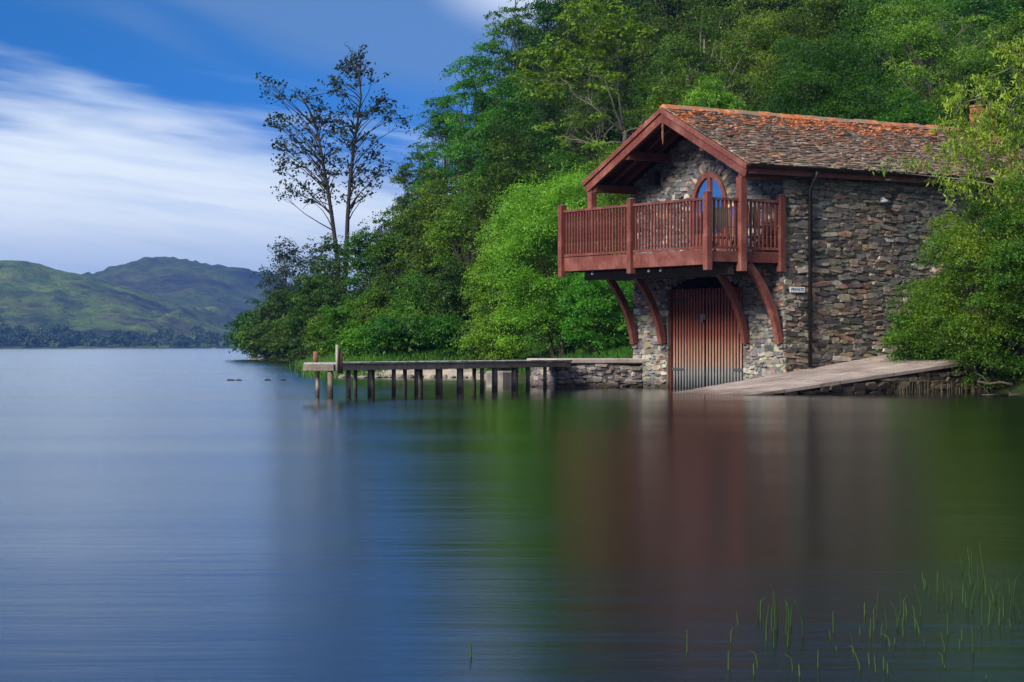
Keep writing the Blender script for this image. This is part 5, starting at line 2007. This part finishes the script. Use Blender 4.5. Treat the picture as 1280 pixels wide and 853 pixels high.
# reedy fringe along the far shore
t_ = rng.uniform(0, 1, 14000)
k_ = rng.randint(13, 17, 14000)
A = SHORE[k_]
B = SHORE[k_ + 1]
P = A + (B - A) * t_[:, None] + rng.normal(size=(14000, 2)) * 0.4 + (0.3, 0)
P = np.column_stack([P, np.maximum(land_z(P), -0.02)])
blades('waterside_grass', P, 0.20, 0.025, M['grass'], 92, 0.15, label='fringe of tall green grass along the wooded shore', cat='grass')
# dry reeds in front of the retaining wall and under the bush
n = 380
u = rng.uniform(2.55, 3.3, n)
v = rng.uniform(0.2, 7.5, n)
P = np.array([H2W(HW + a, b, -0.02) for a, b in zip(u, v)])
blades('reeds', P, 0.30, 0.012, M['dry_reed'], 93, 0.06, label='thin dull reeds standing in the water along the slipway wall', cat='reeds')
# undergrowth on the hillside
n = 120000
xs = rng.uniform(-22, 38, n)
ys = rng.uniform(30, 165, n)
d_ = shore_dist(np.column_stack([xs, ys]))
loc = np.column_stack([xs - HX, ys - HY])
hx_ = loc @ np.array([CU, SU])
hy_ = loc @ np.array([-SU, CU])
inside_h = (hx_ > -0.4) & (hx_ < HW + 3.0) & (hy_ > -4) & (hy_ < HL + 0.4)
ok = (d_ > 0.8) & ~inside_h & ~((ys < 55) & (xs < 2.5))
P = np.column_stack([xs[ok], ys[ok]])
P = np.column_stack([P, land_z(P) + rng.uniform(0.0, 0.7, ok.sum())])
me = np_mesh('undergrowth', leaf_quads(P, rng.normal(size=P.shape) + (0, -0.4, 0.8), 0.04 + P[:, 1] / F * 4.2, 0.02 + P[:, 1] / F * 2.6, rng), 4, M['leaf_dark'], rng.uniform(0, 1, len(P)))
tag(link_mesh('undergrowth', me), 'dark leafy undergrowth between the trees of the hillside', 'undergrowth', None, 'stuff')

# ------------------------------------------------------------------ reeds in the foreground
REEDS = [(322, 310, 440), (343, 335, 455), (385, 288, 500), (362, 340, 480), (415, 335, 510), (437, 320, 460), (425, 395, 505), (480, 318, 520), (440, 520, 612), (587, 360, 480),
         (577, 430, 480), (745, 290, 440), (735, 340, 480), (760, 400, 480), (775, 430, 480), (820, 330, 470), (843, 305, 440), (833, 290, 380), (885, 340, 470), (908, 265, 440),
         (900, 390, 470), (937, 260, 330), (965, 220, 330), (990, 225, 330), (1022, 250, 360), (975, 250, 370), (1003, 360, 490), (1057, 260, 370), (1075, 240, 410), (1070, 170, 300),
         (1085, 125, 250), (1135, 112, 320), (1115, 190, 340), (1125, 300, 470), (1095, 420, 560), (1055, 425, 490), (1175, 255, 360), (1190, 250, 430), (1205, 310, 420), (1210, 210, 400),
         (1228, 240, 330), (1240, 225, 400), (55, 430, 555), (213, 420, 500), (205, 505, 610), (240, 360, 440), (312, 505, 600), (530, 500, 600), (685, 510, 610), (740, 520, 615), (770, 525, 600),
         (785, 545, 610), (985, 515, 570), (1145, 590, 615), (-730, 470, 560), (1268, 340, 420), (700, 330, 400), (660, 440, 520)]
rl = random.Random(14)
for (zx, zt_, zb_) in list(REEDS):
    if zx > 250 and rl.random() < 0.85:
        o1, o2 = rl.gauss(0, 22), rl.gauss(8, 22)
        if zx + o1 < 1278:
            REEDS.append((zx + o1, zt_ + o2 + rl.uniform(10, 40), zb_ + o2))
for (zx, zt_, zb_) in REEDS:
    px = 840 + zx / 2.909
    top_, bot_ = 640 + zt_ / 2.909, 640 + zb_ / 2.909
    pw = top_ + (bot_ - top_) * 0.66
    Y = CAMH * F / (pw - 434)
    h = (pw - top_) * Y / F
    ln = rl.gauss(0, 0.09)
    mb = MB()
    r = rl.uniform(0.0018, 0.0031)
    mb.tube([(0, 0, -0.25), (ln * h * 0.2, 0, h * 0.3), (ln * h * 0.9, 0.01, h * 0.8), (ln * h * 1.6 + rl.gauss(0, 0.006), 0.01, h)], [r, r, r * 0.8, r * 0.35], 5)
    a = None
    o = mb.build('reed', M['reed'], None, True)
    o.location = (PX(px, Y), Y, 0)
    if px < 640:
        tag(o, 'single faint reed standing alone in the open water at the bottom middle', 'reed', 'reeds in the shallow foreground water')
    elif px > 1150:
        tag(o, 'thin upright reed among the taller yellowish reeds by the right edge', 'reed', 'taller foreground reeds by the right edge')
    elif px > 1020:
        tag(o, 'thin green reed in the scattered middle patch of foreground reeds', 'reed', 'middle patch of foreground reeds')
    else:
        tag(o, 'thin green reed in the leftmost thin cluster of foreground reeds', 'reed', 'left cluster of foreground reeds')

# ------------------------------------------------------------------ far shore
rng = np.random.RandomState(55)
rl = random.Random(55)
C, Nn, T = [], [], []
for i in range(620):
    Y = rng.uniform(1425, 1500)
    x = rng.uniform(-760, -120)
    h = rng.uniform(3.5, 10) * (1.25 if x < -300 else 0.8)
    if rng.rand() < 0.12:
        h *= 1.5
    r = h * rng.uniform(0.35, 0.6)
    p, q = clump(np.array((x, Y, h * 0.45)), 1.0, 260, rng, 1.0, 0.5, 0.6)
    p = (p - np.array((x, Y, h * 0.45))) * (r, r, h * 0.5) + np.array((x, Y, h * 0.5 + (Y - 1425) * 0.08))
    C.append(p)
    Nn.append(q)
    T.append(np.full(len(p), rng.uniform(0, 1)) * 0.6 + rng.uniform(0, 0.4, len(p)))
C, Nn, T = np.concatenate(C), np.concatenate(Nn), np.concatenate(T)
me = np_mesh('far_woods', leaf_quads(C, Nn, 1.5, 1.2, rng), 4, M['leaf_far'], T)
tag(link_mesh('far_woods', me), 'dark strip of woodland along the far shore under the fells', 'woods', None, 'stuff')

# small white boat far out
Yb = 1150.0
boat = empty('boat', (PX(268, Yb), Yb, 0), R(20))
boat.scale = (0.5, 0.5, 0.5)
tag(boat, 'tiny white boat moored off the far shore', 'boat')
mb = MB()
sec = [(-2.0, 0.7, 0.62), (-0.8, 0.85, 0.62), (0.6, 0.75, 0.68), (1.5, 0.42, 0.78), (2.1, 0.04, 0.9)]
pts = []
for x, w_, z in sec:
    pts += [(x, -w_, z), (x, -w_ * 0.75, 0.1), (x, 0, -0.15), (x, w_ * 0.75, 0.1), (x, w_, z)]
fs = [(i * 5 + j, (i + 1) * 5 + j, (i + 1) * 5 + j + 1, i * 5 + j + 1) for i in range(4) for j in range(4)] + [(0, 1, 2, 3, 4), tuple(reversed(range(20, 25)))] + [(i * 5, i * 5 + 4, i * 5 + 9, i * 5 + 5) for i in range(4)]
mb.poly(pts, fs)
mb.build('hull', M['white'], boat)
mb = MB()
mb.poly([(-0.8, -0.5, 0.6), (0.9, -0.45, 0.6), (0.9, 0.45, 0.6), (-0.8, 0.5, 0.6), (-0.7, -0.42, 1.25), (0.4, -0.38, 1.25), (0.4, 0.38, 1.25), (-0.7, 0.42, 1.25)],
        [(4, 5, 6, 7), (0, 1, 5, 4), (1, 2, 6, 5), (2, 3, 7, 6), (3, 0, 4, 7)])
mb.build('cabin', M['orange'], boat)

# ------------------------------------------------------------------ haze
hz = bpy.data.materials.new('lake_haze')
hz.use_nodes = True
nt = hz.node_tree
nt.nodes.clear()
out = nt.nodes.new('ShaderNodeOutputMaterial')
pv = nt.nodes.new('ShaderNodeVolumePrincipled')
pv.inputs['Color'].default_value = (0.13, 0.30, 0.85, 1)
pv.inputs['Density'].default_value = 0.00016
nt.links.new(pv.outputs[0], out.inputs['Volume'])
mb = MB()
mb.box(-2700, 2700, -80, 4000, -3.0, 190)
tag(mb.build('haze', hz), 'thin blue haze over the lake', 'haze', None, 'stuff')
